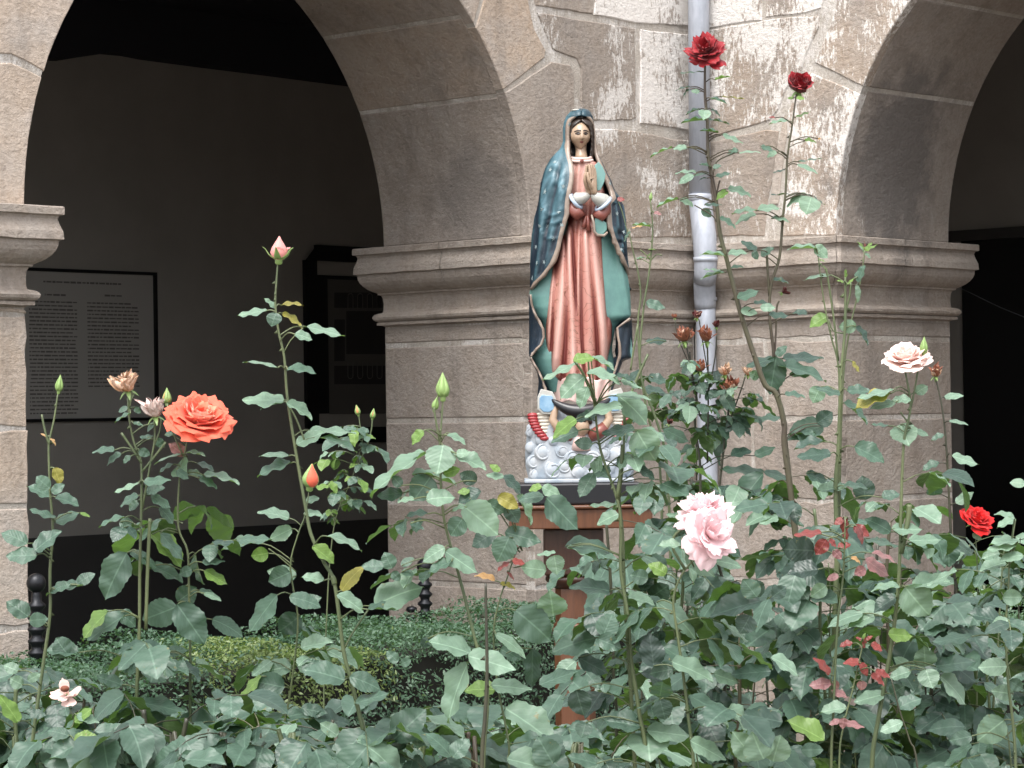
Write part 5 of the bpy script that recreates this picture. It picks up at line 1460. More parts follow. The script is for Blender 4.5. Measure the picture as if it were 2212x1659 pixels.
def rose(plant, px, py, Y, rpx, ax, n, kind='open', mats=('coral', 'peach'), name='rose_bloom', seed=1, ruff=.05):
    rg = random.Random(seed); P0 = at(px, py, Y); rad = rpx * Y / FPX; ax = Vector(ax).normalized()
    e1 = ax.orthogonal().normalized(); e2 = ax.cross(e1)
    base = P0 - ax * rad * .35
    f = calyx(name, plant, base, ax, rad)
    pinv = plant.pinv
    for i in range(n):
        t = i / (n - 1)          # 0 inner .. 1 outer
        az = i * 2.39996 + rg.uniform(-.25, .25)
        if kind == 'open':
            L = rad * (.62 + .64 * t ** .7) * rg.uniform(.9, 1.1); W = rad * (.28 + .52 * t); a0 = R(62 - 66 * t); a1 = R(98 - 66 * t + rg.uniform(-6, 6)); tc = R(15 + 55 * t); cup = 1.0 - .62 * t; r0 = rad * .03
        elif kind == 'cup':
            L = rad * (.95 + .42 * t) * rg.uniform(.95, 1.05); W = rad * (.30 + .42 * t); a0 = R(58 - 36 * t); a1 = R(100 - 12 * t); tc = R(10 + 75 * t ** 3); cup = 1.05 - .25 * t; r0 = rad * .05
        elif kind == 'loose':
            L = rad * (.7 + .5 * t) * rg.uniform(.8, 1.15); W = rad * (.24 + .30 * t) * rg.uniform(.85, 1.2); a0 = R(60 - 80 * t + rg.uniform(-18, 18)); a1 = R(95 - 85 * t + rg.uniform(-25, 20)); tc = R(rg.uniform(-15, 70)); cup = .9 - .5 * t; r0 = rad * .04
        elif kind == 'wilt':
            L = rad * (.8 + .5 * t) * rg.uniform(.7, 1.1); W = rad * (.22 + .22 * t); a0 = R(rg.uniform(10, 70)); a1 = R(rg.uniform(50, 130)); tc = R(rg.uniform(-60, 80)); cup = rg.uniform(.3, 1.3); r0 = rad * .08
        m_ = M[mats[1]] if t < .45 and rg.random() < .9 else M[mats[0]]
        petal(f, base, ax, e1, e2, az, L, W, a0, a1, tc, cup, m_, ruff * (1.0 if kind != 'wilt' else 3), r0, rg, None, .5)
    return f, base
def bud(plant, px, py, Y, hpx, wpx, ax, col_='sepal', name='rose_bud', tipcol=None, sep=5, reflex=.0, seed=1):
    """px, py is the foot of the bud"""
    rg = random.Random(seed); P0 = at(px, py, Y); H = hpx * Y / FPX; Wd = wpx * Y / FPX / 2; ax = Vector(ax).normalized(); e1 = ax.orthogonal().normalized(); e2 = ax.cross(e1)
    mb = MB(); prof = [(0, .25), (.06, .42), (.14, .40), (.18, .5), (.28, .82), (.42, 1.0), (.58, .86), (.74, .55), (.88, .26), (1.0, .05)]
    mb.tube([P0 + ax * H * a for a, _ in prof[:4]], [Wd * b_ for _, b_ in prof[:4]], 12); hip = mb.build(name, M['sepal'], plant.root, True); hip.matrix_parent_inverse = plant.pinv
    mb = MB(); mb.tube([P0 + ax * H * a for a, _ in prof[3:]], [Wd * b_ * .96 for _, b_ in prof[3:]], 14); o = mb.build('bud_body', M[tipcol or col_], hip, True)
    for k in range(sep):
        az = k * 2 * math.pi / sep + rg.uniform(-.2, .2); d = e1 * math.cos(az) + e2 * math.sin(az); s_ = ax.cross(d); V = []; F = []
        nn = 7
        for i in range(nn + 1):
            v = i / nn; hh = .18 + (1.02 - .18) * v * (1 - .35 * reflex); wd = np.interp(.18 + .82 * v, [a for a, _ in prof], [b_ for _, b_ in prof]) * Wd * 1.04
            out = wd * (1 - reflex * .2) + reflex * H * (.75 * v ** 1.6)
            ww = Wd * (.62 * (1 - v) ** .8 + .03) if reflex == 0 else Wd * (.38 * (1 - v) + .05)
            c_ = P0 + ax * H * hh * (1 if reflex == 0 else (1 - .25 * v)) + d * out
            V += [c_ - s_ * ww - d * ww * .3, c_ + d * ww * .05, c_ + s_ * ww - d * ww * .3]
        for i in range(nn):
            for j in range(2): F.append((i * 3 + j, i * 3 + j + 1, (i + 1) * 3 + j + 1, (i + 1) * 3 + j))
        o = mk('sepal', V, F, M['sepal'], hip, True); md = o.modifiers.new('t', 'SOLIDIFY'); md.thickness = .0006
    return hip
# ---------------------------------------------------------------- the traced canes (pixel grid 2212 x 1659, distance in metres)
PL = {}
def plant(key, label, cane, Y, rad, mat='stem', **k):
    PL[key] = Plant('rose_bush', label, cane, Y, rad, mat, **k); return PL[key]
plant('A', 'rose cane with one closed green bud at the far left, before the left pier', [(125, 850), (117, 905), (107, 950), (105, 974), (108, 1055), (114, 1145), (108, 1233), (108, 1327), (91, 1452), (69, 1609), (60, 1690)], 3.9, .0036)
plant('B', 'rose bush with wilted peach bloom and cut stubs left of the orange rose', [(276, 858), (280, 910), (291, 961), (305, 1001), (305, 1109), (302, 1233), (301, 1358), (295, 1509), (292, 1680)], 4.05, .0038)
plant('O', 'rose bush carrying the large open coral-orange rose', [(407, 935), (398, 985), (388, 1028), (385, 1136), (405, 1190), (408, 1264), (411, 1421), (411, 1577), (415, 1680)], 4.12, .0032)
plant('C', 'tall rose cane topped by a pale pink half-open bud against the dark arch', [(601, 558), (597, 610), (595, 660), (602, 717), (614, 771), (620, 852), (632, 933), (645, 1010), (660, 1095), (672, 1155), (700, 1215), (723, 1262), (742, 1405), (760, 1477), (785, 1580), (804, 1680)], 3.85, .0036)
plant('C2', 'rose cane with a small orange bud between the pink bud and the hedge', [(668, 1055), (660, 1110), (643, 1157), (627, 1226), (643, 1327), (637, 1421), (618, 1546), (588, 1680)], 4.15, .0026)
plant('D', 'small-leaved rose twig with two tiny brown-tipped buds at the edge of the middle pier', [(788, 930), (778, 975), (765, 1020), (745, 1070), (725, 1120), (712, 1220), (705, 1350), (700, 1480), (700, 1680)], 4.7, .0020)
plant('E', 'rose cane with a fat green bud standing before the middle pier', [(957, 862), (953, 920), (950, 959), (953, 1056), (961, 1131), (983, 1212), (1005, 1295), (1030, 1396), (1050, 1452), (1052, 1540), (1043, 1680)], 3.75, .0036)
plant('E2', 'thick rose cane cut off at the top, with brown thorns, left of the pedestal column', [(1049, 1260), (1050, 1330), (1052, 1452), (1047, 1560), (1040, 1680)], 3.7, .0050, 'stemd')
plant('E3', 'young rose shoot with small red leaves left of the pedestal', [(1128, 1170), (1112, 1200), (1095, 1250), (1078, 1300), (1066, 1370), (1075, 1480), (1098, 1600), (1100, 1680)], 3.95, .0026)
plant('F', 'rose bush with broad pale leaves in front of the statue base', [(1287, 860), (1287, 899), (1298, 975), (1333, 1077), (1341, 1138), (1341, 1233), (1357, 1333), (1363, 1421), (1382, 1546), (1401, 1680)], 3.95, .0042)
plant('F2', 'upright leafless rose stub beside the broad-leaved bush before the statue', [(1347, 890), (1348, 950), (1345, 1010), (1338, 1080), (1345, 1150), (1350, 1300), (1362, 1480), (1372, 1680)], 4.0, .0040)
plant('G', 'thin bare rose twig with a tiny bud directly right of the statue', [(1405, 432), (1410, 500), (1402, 590), (1391, 660), (1382, 767), (1390, 835), (1415, 900), (1440, 1000), (1450, 1250), (1455, 1500), (1460, 1680)], 5.6, .0036)
plant('G2', 'second bare twig rising close beside the statue, without a bud', [(1358, 495), (1368, 545), (1379, 591), (1384, 640), (1378, 700), (1384, 800), (1400, 900), (1425, 1000), (1432, 1250), (1440, 1680)], 5.7, .0036)
plant('H', 'rose bush with a cluster of dried brown blooms in front of the downpipe', [(1510, 820), (1500, 900), (1512, 1000), (1515, 1100), (1540, 1180), (1562, 1260), (1572, 1353), (1562, 1540), (1555, 1680)], 5.1, .0046, 'stemd')
plant('I', 'very tall rose cane ending in a ragged dark red bloom over the downpipe', [(1523, 130), (1523, 206), (1528, 259), (1530, 338), (1537, 377), (1548, 441), (1555, 503), (1570, 561), (1591, 644), (1605, 694), (1629, 767), (1653, 832), (1676, 850), (1694, 914), (1694, 960), (1708, 1063), (1717, 1146), (1735, 1254), (1741, 1330), (1748, 1480), (1752, 1680)], 4.9, .0060, 'stemb')
plant('J', 'tall rose cane ending in a round dark red bloom right of the downpipe', [(1720, 203), (1710, 279), (1701, 338), (1697, 412), (1690, 485), (1684, 555), (1667, 611), (1662, 660), (1664, 700), (1670, 750), (1673, 790), (1684, 870), (1698, 960), (1712, 1080), (1728, 1220), (1738, 1400), (1742, 1680)], 5.0, .0042, 'stemb')
plant('K', 'tall green rose cane with tufts of tiny new leaves against the right pier', [(1826, 590), (1826, 694), (1822, 753), (1817, 811), (1811, 973), (1805, 1049), (1808, 1196), (1803, 1330), (1798, 1500), (1792, 1680)], 4.6, .0056)
plant('K2', 'side shoot with curled new leaves left of the tufted green cane', [(1767, 550), (1774, 610), (1782, 664), (1796, 730), (1811, 791), (1813, 900), (1810, 1100), (1806, 1350), (1800, 1680)], 4.62, .0030)
plant('K3', 'slender shoot with a spray of new leaves at its tip, right of the tufted cane', [(1868, 540), (1862, 590), (1852, 640), (1838, 700), (1826, 770), (1820, 850), (1815, 1000), (1812, 1300), (1808, 1680)], 4.64, .0028)
plant('L', 'rose bush with an open blush-white bloom before the right pier', [(1955, 800), (1967, 870), (1961, 914), (1952, 960), (1946, 1107), (1944, 1196), (1938, 1296), (1923, 1409), (1896, 1561), (1882, 1680)], 4.2, .0044)
plant('L2', 'dark thin rose cane with a withered bud right of the blush-white rose', [(2020, 812), (2035, 880), (2044, 960), (2050, 1068), (2054, 1150), (2060, 1230), (2067, 1290), (2070, 1450), (2072, 1680)], 4.8, .0040, 'stemd')
plant('M', 'rose shoot with large glossy red young leaves right of the pink double rose', [(1826, 1120), (1824, 1190), (1820, 1258), (1809, 1352), (1801, 1523), (1795, 1680)], 4.05, .0032)
plant('M2', 'rose shoot with a lower tuft of red and mauve young leaves', [(1868, 1370), (1862, 1400), (1843, 1485), (1820, 1580), (1812, 1680)], 4.0, .0026)
plant('N', 'green rose cane cut at the top near the right edge', [(2180, 1208), (2178, 1280), (2173, 1352), (2177, 1467), (2188, 1561), (2195, 1680)], 4.0, .0038)
plant('Q', 'rose bush with a bright scarlet bloom against the dark right arch', [(2106, 1150), (2110, 1200), (2112, 1290), (2110, 1450), (2110, 1680)], 4.8, .0024)
plant('P', 'rose bush bearing two stacked full pink blooms right of the pedestal', [(1520, 1195), (1480, 1230), (1455, 1290), (1462, 1360), (1475, 1450), (1488, 1560), (1500, 1680)], 3.9, .0040)
plant('T', 'thorny dark rose cane leaning in the lower right of the bed', [(1925, 1465), (1945, 1540), (1965, 1600), (1985, 1680)], 3.9, .0030, 'stemd')
plant('S', 'low rose plant with a spent pale bloom and brown centre in the lower left corner', [(143, 1500), (150, 1530), (160, 1560), (140, 1600), (135, 1680)], 3.8, .0024)

LV = {
'A': '108,1055,73,1028,34,g;108,1075,60,1043,20,g;117,1010,132,1047,20,y;119,1074,173,1090,18,g;112,1065,140,1045,22,g;120,1120,63,1097,12,g;119,1128,172,1108,22,g;172,1108,197,1112,7,l;113,1160,85,1150,18,g;59,1175,0,1140,34,g;75,1190,130,1142,36,g;80,1199,13,1200,32,g;62,1333,14,1293,36,g;63,1340,104,1338,30,g;165,1263,203,1232,28,g;180,1265,95,1274,14,g;118,1273,152,1256,20,g;40,1450,5,1435,22,p;50,1480,20,1465,28,p;60,1470,88,1455,22,p;62,1540,100,1545,20,d;40,1560,0,1500,22,l;108,948,126,958,5,o;103,945,88,932,4,o',
'B': '276,880,252,888,14,g;283,893,244,909,8,g;290,880,305,893,14,g;248,973,196,970,13,g;263,980,229,1003,14,g;283,985,265,1001,14,g;300,972,325,985,20,g;287,915,310,918,8,g;335,915,312,930,12,g;332,944,300,943,10,g;337,948,355,968,20,g;310,1042,369,1035,20,g;315,1066,356,1050,20,g;300,1045,245,1062,12,p;299,1070,254,1090,16,g;299,1082,277,1103,18,g;325,1070,370,1098,16,g;343,1096,382,1128,18,g;270,1118,209,1132,11,g;258,1127,293,1140,24,g;275,1193,216,1297,66,g;280,1190,348,1216,20,g;270,1330,178,1383,44,g;235,1320,168,1378,30,l;255,1322,300,1350,26,g;148,1415,115,1378,44,g;265,1480,208,1458,24,g;310,1530,320,1645,100,g;295,1520,207,1550,28,g;305,1518,402,1535,24,g;262,1590,178,1590,36,g;170,1410,95,1400,30,g',
'O': '398,985,365,955,24,m;402,978,446,982,6,p;395,980,325,988,6,p;384,1004,405,1020,46,p;425,1001,469,1012,9,g;376,1003,340,1018,9,g;380,1015,408,1035,16,g;404,1020,441,1027,14,p;440,1026,521,1037,12,p;430,1033,472,1053,14,g;355,940,388,932,10,g;327,1154,398,1222,30,l;345,1150,398,1212,16,g;327,1222,400,1252,22,g;436,1215,486,1211,14,g;440,1232,492,1263,18,l;423,1195,433,1266,18,g;415,1230,385,1240,24,g;383,1310,298,1345,68,g;383,1300,427,1270,46,g;382,1305,445,1395,62,g;352,1410,330,1468,76,g;354,1412,405,1395,24,g;458,1338,535,1365,34,g;470,1560,372,1555,42,g;440,1282,483,1290,12,p;430,1275,468,1285,12,g;475,1590,555,1600,44,g',
'C': '577,671,512,679,18,p;606,660,657,650,9,y;594,668,572,640,10,p;596,676,589,705,32,g;609,677,656,704,13,y;659,705,745,725,17,p;636,722,678,728,19,p;601,795,525,763,7,p;620,798,684,802,17,g;614,865,524,862,28,p;618,871,679,902,22,p;615,868,560,880,10,p;625,985,557,970,12,p;630,1000,550,1020,22,g;640,960,700,930,30,p;668,930,770,932,17,p;690,945,780,962,12,g;675,1180,725,1215,24,l;705,1158,790,1176,12,p;738,1277,777,1212,34,y;727,1285,797,1315,24,p;795,1317,862,1310,12,g;808,1310,912,1250,54,p;755,1462,830,1482,42,g;765,1520,845,1495,16,g;705,1405,778,1438,28,p;745,1470,652,1435,40,g;850,1598,920,1530,62,g;770,1598,850,1605,28,p;690,1615,785,1640,46,g;730,1590,690,1560,30,p;700,1255,650,1240,20,p',
'C2': '625,1120,555,1095,18,p;546,1173,474,1182,20,p;580,1195,541,1201,30,l;631,1142,582,1164,30,p;627,1236,580,1258,50,g;599,1285,535,1364,46,g;625,1290,700,1300,34,g;648,1330,600,1370,48,d;630,1440,560,1448,34,p;640,1430,720,1455,38,p;615,1485,545,1470,48,g;565,1460,515,1510,20,l;617,1555,600,1638,96,p;622,1548,700,1530,24,g;612,1545,538,1560,20,g;640,1245,578,1232,30,p;660,1085,690,1070,14,p;655,1110,700,1105,12,p;650,1400,720,1380,30,p;648,1305,695,1290,30,g;650,1530,708,1540,28,g;660,1570,720,1575,28,g',
'E': '915,930,888,960,20,l;965,940,1009,958,12,p;957,961,948,1018,72,p;921,980,785,1058,24,p;921,980,862,998,14,p;930,1030,893,1083,64,g;890,1026,990,1036,12,p;870,1065,815,1070,26,d;868,1050,845,1028,22,g;920,1080,985,1065,34,p;895,1078,856,1080,10,p;985,985,1055,1010,30,p;985,980,1015,978,18,p;958,1025,995,1008,26,l;1030,1040,992,1022,30,d;1000,1092,1080,1155,62,p;1010,1095,973,1103,10,p;1000,1120,970,1158,44,g;962,1183,905,1210,34,p;960,1190,1032,1238,34,p;977,1212,921,1232,20,g;925,1110,873,1110,12,d;885,1130,918,1142,12,d;829,1223,781,1222,24,g;847,1228,830,1192,32,g;867,1223,893,1200,20,g;847,1235,865,1255,22,g;866,1236,895,1240,14,g;1018,1413,922,1372,34,p;925,1378,912,1402,26,d;1010,1417,1115,1445,50,p;1012,1430,950,1560,46,p;975,1635,925,1570,30,g;978,1637,1010,1590,34,g;860,1430,835,1405,24,g;865,1435,890,1425,20,g',
'E3': '1040,1062,986,1085,30,d;1088,1030,1050,1025,14,p;1085,1028,1135,1062,20,d;1080,1018,1058,1003,14,l;1015,1060,988,1063,14,l;1075,1072,1122,1097,34,y;1050,1085,1090,1110,36,g;1070,1150,1015,1180,36,d;1090,1150,1170,1170,46,g;1100,1160,1075,1215,60,g;1095,1090,1120,1130,40,d;1120,1178,1092,1195,9,r;1115,1182,1108,1205,9,r;1128,1170,1146,1184,10,r;1105,1210,1135,1218,12,r;1103,1215,1070,1232,8,r;1095,1235,1115,1250,6,r;1180,1232,1125,1225,44,p;1113,1318,1200,1385,70,g;1070,1370,1150,1408,22,p;1150,1400,1150,1490,34,d;1080,1402,1130,1425,26,g;1070,1490,1000,1485,28,l;1060,1480,1150,1487,30,p;1070,1255,1025,1240,10,o;1080,1262,1115,1270,10,y;1195,1650,1160,1590,58,g;1095,1640,1200,1662,40,p',
'F': '1238,780,1285,765,22,l;1275,772,1332,797,12,p;1248,785,1170,818,16,p;1268,805,1345,825,20,p;1340,822,1388,838,14,p;1263,813,1203,858,40,p;1270,835,1250,884,30,p;1335,855,1412,910,48,p;1330,855,1410,845,14,p;1345,878,1257,888,20,p;1290,895,1238,905,22,d;1245,905,1187,942,26,l;1250,930,1188,952,30,g;1280,960,1240,955,30,d;1370,925,1300,935,22,d;1375,930,1415,1000,66,p;1385,928,1440,950,14,p;1350,985,1375,978,12,l;1330,812,1375,825,12,d;1375,1012,1422,1030,18,d;1175,1073,1115,1072,26,g;1115,1070,1155,1132,18,p;1170,1050,1140,1058,14,l;1170,1052,1212,1072,24,p;1180,1075,1248,1145,54,g;1335,1090,1272,1090,10,p;1336,1110,1285,1130,24,p;1197,1200,1204,1240,42,p;1200,1193,1160,1198,8,p;1225,1182,1297,1207,16,p;1220,1180,1330,1175,28,g;1318,1277,1228,1255,26,g;1195,1330,1190,1275,64,p;1286,1378,1183,1402,44,g;1290,1380,1345,1400,38,g;1302,1375,1325,1322,54,g;1165,1480,1250,1445,28,g;1248,1420,1315,1455,30,d;1245,1490,1260,1550,50,d;1265,1560,1258,1590,36,g;1290,1650,1225,1630,26,g;1400,1250,1360,1240,34,g;1355,1290,1418,1303,16,p;1398,1582,1400,1632,82,p;1395,1578,1495,1590,30,p;1385,1570,1300,1550,44,g',
'G': '1395,653,1438,665,24,g;1405,490,1365,482,4,p;1412,460,1430,463,9,m;1440,738,1393,735,16,d;1400,815,1445,825,22,d;1395,485,1365,492,5,o;1375,560,1395,555,4,p;1400,540,1420,535,3,l;1396,560,1405,540,3,l',
'G2': '1333,432,1350,428,10,r;1362,500,1345,520,5,g;1384,800,1350,830,18,d;1390,840,1440,850,20,d',
'H': '1500,873,1457,867,20,g;1495,885,1480,870,22,g;1500,890,1465,905,28,g;1600,880,1618,930,46,g;1578,905,1545,1005,24,d;1690,905,1620,905,14,g;1578,985,1625,965,18,d;1630,985,1675,965,22,g;1430,925,1490,955,26,g;1650,1020,1555,1010,20,g;1650,1022,1578,1105,44,g;1650,1020,1722,1032,22,g;1640,1080,1700,1068,26,d;1405,1292,1440,1262,50,g',
'I': '1527,138,1556,142,9,p;1516,155,1470,157,6,g;1492,188,1457,190,5,d;1492,192,1468,205,5,d;1512,198,1492,196,12,p;1545,173,1577,162,5,l;1557,209,1608,211,5,y;1534,213,1572,221,8,g;1523,238,1519,260,30,p;1512,236,1480,245,6,g;1536,236,1558,250,7,g;1525,260,1470,260,6,g;1530,259,1578,263,6,g;1552,287,1512,278,6,g;1560,291,1606,308,15,p;1484,319,1453,318,13,p;1453,319,1401,334,4,p;1596,325,1566,325,13,g;1596,331,1645,318,8,p;1535,360,1510,353,8,g;1540,364,1558,356,10,g;1505,373,1457,367,9,p;1499,378,1461,392,19,p;1534,374,1490,373,8,g;1545,382,1580,372,10,g;1528,385,1507,383,4,k;1572,408,1626,420,19,p;1573,413,1546,430,14,l;1466,430,1416,443,5,p;1468,432,1500,445,14,p;1521,443,1560,441,9,d;1515,453,1538,468,18,g;1554,470,1592,490,14,g;1567,553,1511,545,7,p;1572,550,1617,538,14,p;1635,540,1601,520,16,d;1558,585,1520,580,6,p;1567,589,1512,598,6,p;1578,580,1608,575,7,g;1592,645,1640,627,19,g;1600,672,1640,670,22,p;1628,655,1670,655,10,d;1642,665,1676,664,20,p;1660,680,1705,682,14,d;1695,852,1742,854,12,g',
'J': '1715,212,1700,210,8,l;1720,213,1740,210,9,l;1705,262,1660,262,9,p;1675,255,1660,250,5,r;1718,254,1751,240,6,l;1738,304,1766,298,11,l;1766,300,1774,299,5,o;1725,350,1775,340,6,g;1722,356,1773,365,15,p;1695,367,1670,372,5,d;1745,420,1694,440,14,p;1752,425,1742,463,44,p;1733,420,1666,419,3,d;1740,420,1765,424,4,d;1755,423,1782,442,5,g;1635,455,1579,455,12,p;1636,455,1687,440,17,p;1633,462,1584,478,14,p;1665,472,1710,472,10,p;1642,316,1672,325,12,g;1678,328,1655,338,12,p;1625,543,1640,560,15,g;1645,555,1671,532,15,g;1670,605,1705,609,10,d;1677,770,1663,853,60,g;1672,775,1612,790,18,g;1678,770,1700,745,18,g;1690,775,1780,770,24,d;1680,790,1795,805,24,g;1760,800,1705,808,22,p;1640,815,1617,805,24,p;1780,920,1695,945,42,g;1765,915,1800,890,34,d;1745,678,1712,674,12,d;1662,1130,1740,1128,18,g',
'K': '1850,705,1812,705,28,p;1847,706,1880,744,17,d;1840,780,1858,805,10,y;1772,835,1755,870,34,p;1815,852,1762,836,16,g;1830,845,1885,842,22,g;1822,870,1880,912,20,g;1780,955,1712,965,18,d;1795,980,1722,985,24,d;1845,965,1915,995,42,g;1830,1055,1760,1055,21,p;1822,1050,1880,1045,12,g;1870,1080,1860,1025,44,d;1740,1022,1790,1040,20,d;1830,615,1845,600,5,l;1822,612,1808,600,5,l;1905,1075,1945,1060,20,g;1828,600,1826,580,4,l;1765,1370,1700,1385,42,p;1775,1350,1700,1330,38,d',
'K2': '1765,537,1700,533,8,p;1760,530,1788,558,25,p;1795,594,1732,592,9,p;1788,683,1747,705,24,l;1768,560,1785,565,4,l;1775,575,1790,580,4,l;1770,552,1770,535,4,p',
'K3': '1866,545,1853,520,8,l;1868,543,1895,527,6,l;1868,548,1882,558,8,p;1867,540,1870,520,5,r;1850,615,1862,655,17,p;1855,610,1866,570,14,g;1868,540,1885,522,5,l;1865,542,1856,528,5,p',
'L': '1925,850,1840,875,26,y;1930,843,1850,858,14,p;1935,870,1873,872,19,p;1968,865,1925,860,18,p;1978,850,2005,830,22,p;1945,917,1955,960,58,p;1920,920,1882,915,8,g;1975,932,2010,935,16,p;1925,1143,1995,1143,21,p;1962,1168,2036,1165,19,p;1955,1268,2008,1335,72,p;1970,1268,2055,1248,25,p;1945,1268,1880,1272,10,p;1925,1150,1870,1110,34,g;1935,1290,1885,1320,26,d;1865,1325,1778,1340,22,p;1890,1330,1830,1350,28,p;1918,1370,1972,1375,26,l;1998,1440,1995,1395,50,p;2000,1445,2010,1485,44,p;1965,1445,1932,1415,26,p;1968,1450,1918,1462,22,p;2030,1460,2100,1515,36,p;2020,1440,2108,1425,34,d;1910,1500,1845,1515,24,p;1925,1500,1950,1480,34,g;2085,1570,2000,1565,34,d',
'L2': '2048,1165,2052,1228,50,g;2065,1088,2103,1062,22,p;2018,1070,2015,1045,32,g;2040,860,2083,845,16,p;2050,910,2095,908,10,p;2055,985,2115,1003,20,p;2040,940,2010,950,12,g;2085,1245,2150,1300,20,p;2060,1170,2105,1200,20,g;2030,1000,1990,1015,16,g',
'M': '1775,1150,1715,1155,12,r;1785,1165,1762,1200,32,r;1822,1120,1802,1132,14,r;1832,1120,1826,1170,14,r;1843,1138,1880,1158,24,r;1850,1135,1873,1175,18,r;1810,1185,1838,1170,14,r;1790,1165,1808,1182,12,r;1800,1188,1818,1208,18,m;1812,1243,1783,1250,16,m;1870,1228,1845,1240,22,m;1868,1208,1922,1245,26,m;1882,1195,1943,1207,10,m;1838,1205,1865,1210,10,o;1760,1190,1690,1185,56,k;1768,1230,1700,1235,32,k;1785,1265,1750,1290,30,p;1792,1458,1762,1415,16,r;1797,1475,1747,1480,24,m;1800,1470,1812,1488,16,m;1795,1495,1835,1500,14,m;1830,1530,1770,1535,24,p',
'M2': '1843,1390,1812,1395,12,r;1865,1400,1870,1375,10,r;1880,1392,1910,1402,14,r;1860,1432,1820,1428,14,r;1858,1432,1880,1460,20,r;1880,1458,1913,1480,16,r;1890,1450,1925,1462,14,r;1862,1470,1860,1492,20,m;1820,1560,1868,1570,14,m;1815,1555,1790,1565,12,m;1822,1550,1820,1575,20,m;1860,1385,1850,1372,7,r;1872,1385,1885,1372,7,r;1866,1380,1866,1366,5,l',
'N': '2195,1122,2150,1135,14,p;2193,1120,2148,1107,10,p;2200,1170,2135,1168,16,p;2195,1180,2130,1185,14,p;2160,1195,2118,1205,22,p;2175,1215,2112,1230,18,p;2212,1200,2155,1200,20,p;2165,1290,2212,1290,38,p;2165,1345,2090,1320,32,d;2100,1375,2012,1385,18,d;2165,1385,2215,1375,34,g;2175,1440,2110,1440,42,p;2170,1555,2110,1600,58,p;2215,1045,2180,1040,22,p;2100,1590,2050,1600,34,g;2190,1500,2140,1490,34,p;2180,1470,2212,1490,30,g',
'Q': '2100,1155,2122,1165,15,p;2112,1290,2135,1275,16,l;2105,1240,2080,1225,18,g;2112,1250,2140,1235,16,g',
'P': '1480,1195,1545,1245,42,p;1545,1212,1608,1215,26,p;1418,1300,1525,1368,46,p;1412,1440,1405,1365,54,k;1450,1430,1548,1465,34,p;1540,1455,1597,1475,24,p;1455,1445,1400,1455,34,g;1425,1505,1430,1470,48,g;1425,1510,1440,1560,48,d;1490,1600,1570,1640,38,p;1630,1640,1580,1580,58,p;1645,1298,1530,1325,38,d;1642,1290,1610,1255,48,d;1668,1290,1700,1265,28,d;1620,1330,1600,1370,44,d;1665,1420,1735,1450,24,p;1665,1450,1580,1455,30,d;1690,1560,1600,1540,38,d;1635,1290,1605,1250,40,g;1480,1150,1430,1140,24,g;1490,1120,1440,1110,14,p;1470,1180,1420,1175,18,p;1440,1240,1400,1215,26,l',
'T': '1780,1600,1700,1550,42,l;1650,1640,1620,1580,64,p;1670,1645,1685,1585,58,p;1730,1620,1780,1620,34,g;1940,1530,1990,1500,26,g;1950,1560,1900,1580,26,p',
'S': '75,1650,140,1648,50,g;160,1560,200,1530,20,l;150,1590,100,1570,24,g;160,1600,215,1590,26,l;130,1620,80,1610,22,g;165,1545,215,1560,16,p;140,1585,180,1620,20,p',
}
for key, txt in LV.items():
    P_ = PL[key]
    for it in txt.split(';'):
        a = it.split(','); v = [float(q) for q in a[:5]]; P_.leaf_px(*v, a[5].strip())
def px_stem(P_, pts, Y=None, r_=.0022):
    P_.stem([at(x, y, Y or P_.Y) for x, y in pts], r_)
# side twigs and stubs
px_stem(PL['A'], [(105, 960), (96, 925), (90, 895)], r_=.0018)
px_stem(PL['B'], [(306, 1001), (283, 965), (262, 935)], r_=.0022); px_stem(PL['B'], [(306, 1020), (335, 985), (358, 955)], r_=.0022); px_stem(PL['B'], [(280, 880), (284, 860), (285, 845)], r_=.0014); px_stem(PL['B'], [(276, 878), (290, 850)], r_=.0014)
px_stem(PL['B'], [(307, 1100), (325, 1000), (334, 950), (333, 905)], r_=.0018); px_stem(PL['B'], [(334, 960), (345, 930), (348, 905)], r_=.0014)
px_stem(PL['B'], [(315, 1360), (318, 1250), (322, 1160), (324, 1120)], r_=.0030)
px_stem(PL['O'], [(396, 985), (372, 930), (361, 872)], r_=.0014)
px_stem(PL['C'], [(661, 960), (640, 905), (620, 870)], r_=.0016); px_stem(PL['C'], [(614, 760), (628, 735), (655, 708)], r_=.0010)
px_stem(PL['C'], [(723, 1262), (720, 1250), (716, 1245)], r_=.0045); px_stem(PL['C'], [(745, 1400), (760, 1370), (795, 1318)], r_=.0016)
px_stem(PL['E'], [(950, 955), (940, 900), (938, 880)], r_=.0016); px_stem(PL['E'], [(950, 955), (930, 935), (915, 928)], r_=.0010); px_stem(PL['E'], [(953, 955), (965, 935), (975, 938)], r_=.0010)
px_stem(PL['F'], [(1287, 900), (1280, 850), (1272, 800), (1271, 770)], r_=.0016); px_stem(PL['F'], [(1333, 1077), (1342, 1010), (1345, 960)], r_=.0032)
px_stem(PL['F2'], [(1355, 870), (1375, 820), (1400, 765)], r_=.0022); px_stem(PL['F2'], [(1349, 930), (1349, 880)], r_=.0026)
px_stem(PL['G'], [(1404, 560), (1390, 545), (1382, 540)], r_=.0016); px_stem(PL['G'], [(1404, 565), (1418, 550), (1430, 552)], r_=.0016); px_stem(PL['G'], [(1378, 700), (1368, 760), (1362, 800)], r_=.0022)
px_stem(PL['I'], [(1540, 380), (1548, 350), (1575, 335), (1595, 328)], r_=.0014); px_stem(PL['I'], [(1537, 372), (1525, 330), (1500, 319), (1484, 319)], r_=.0014); px_stem(PL['I'], [(1528, 310), (1540, 298), (1560, 291)], r_=.0014)
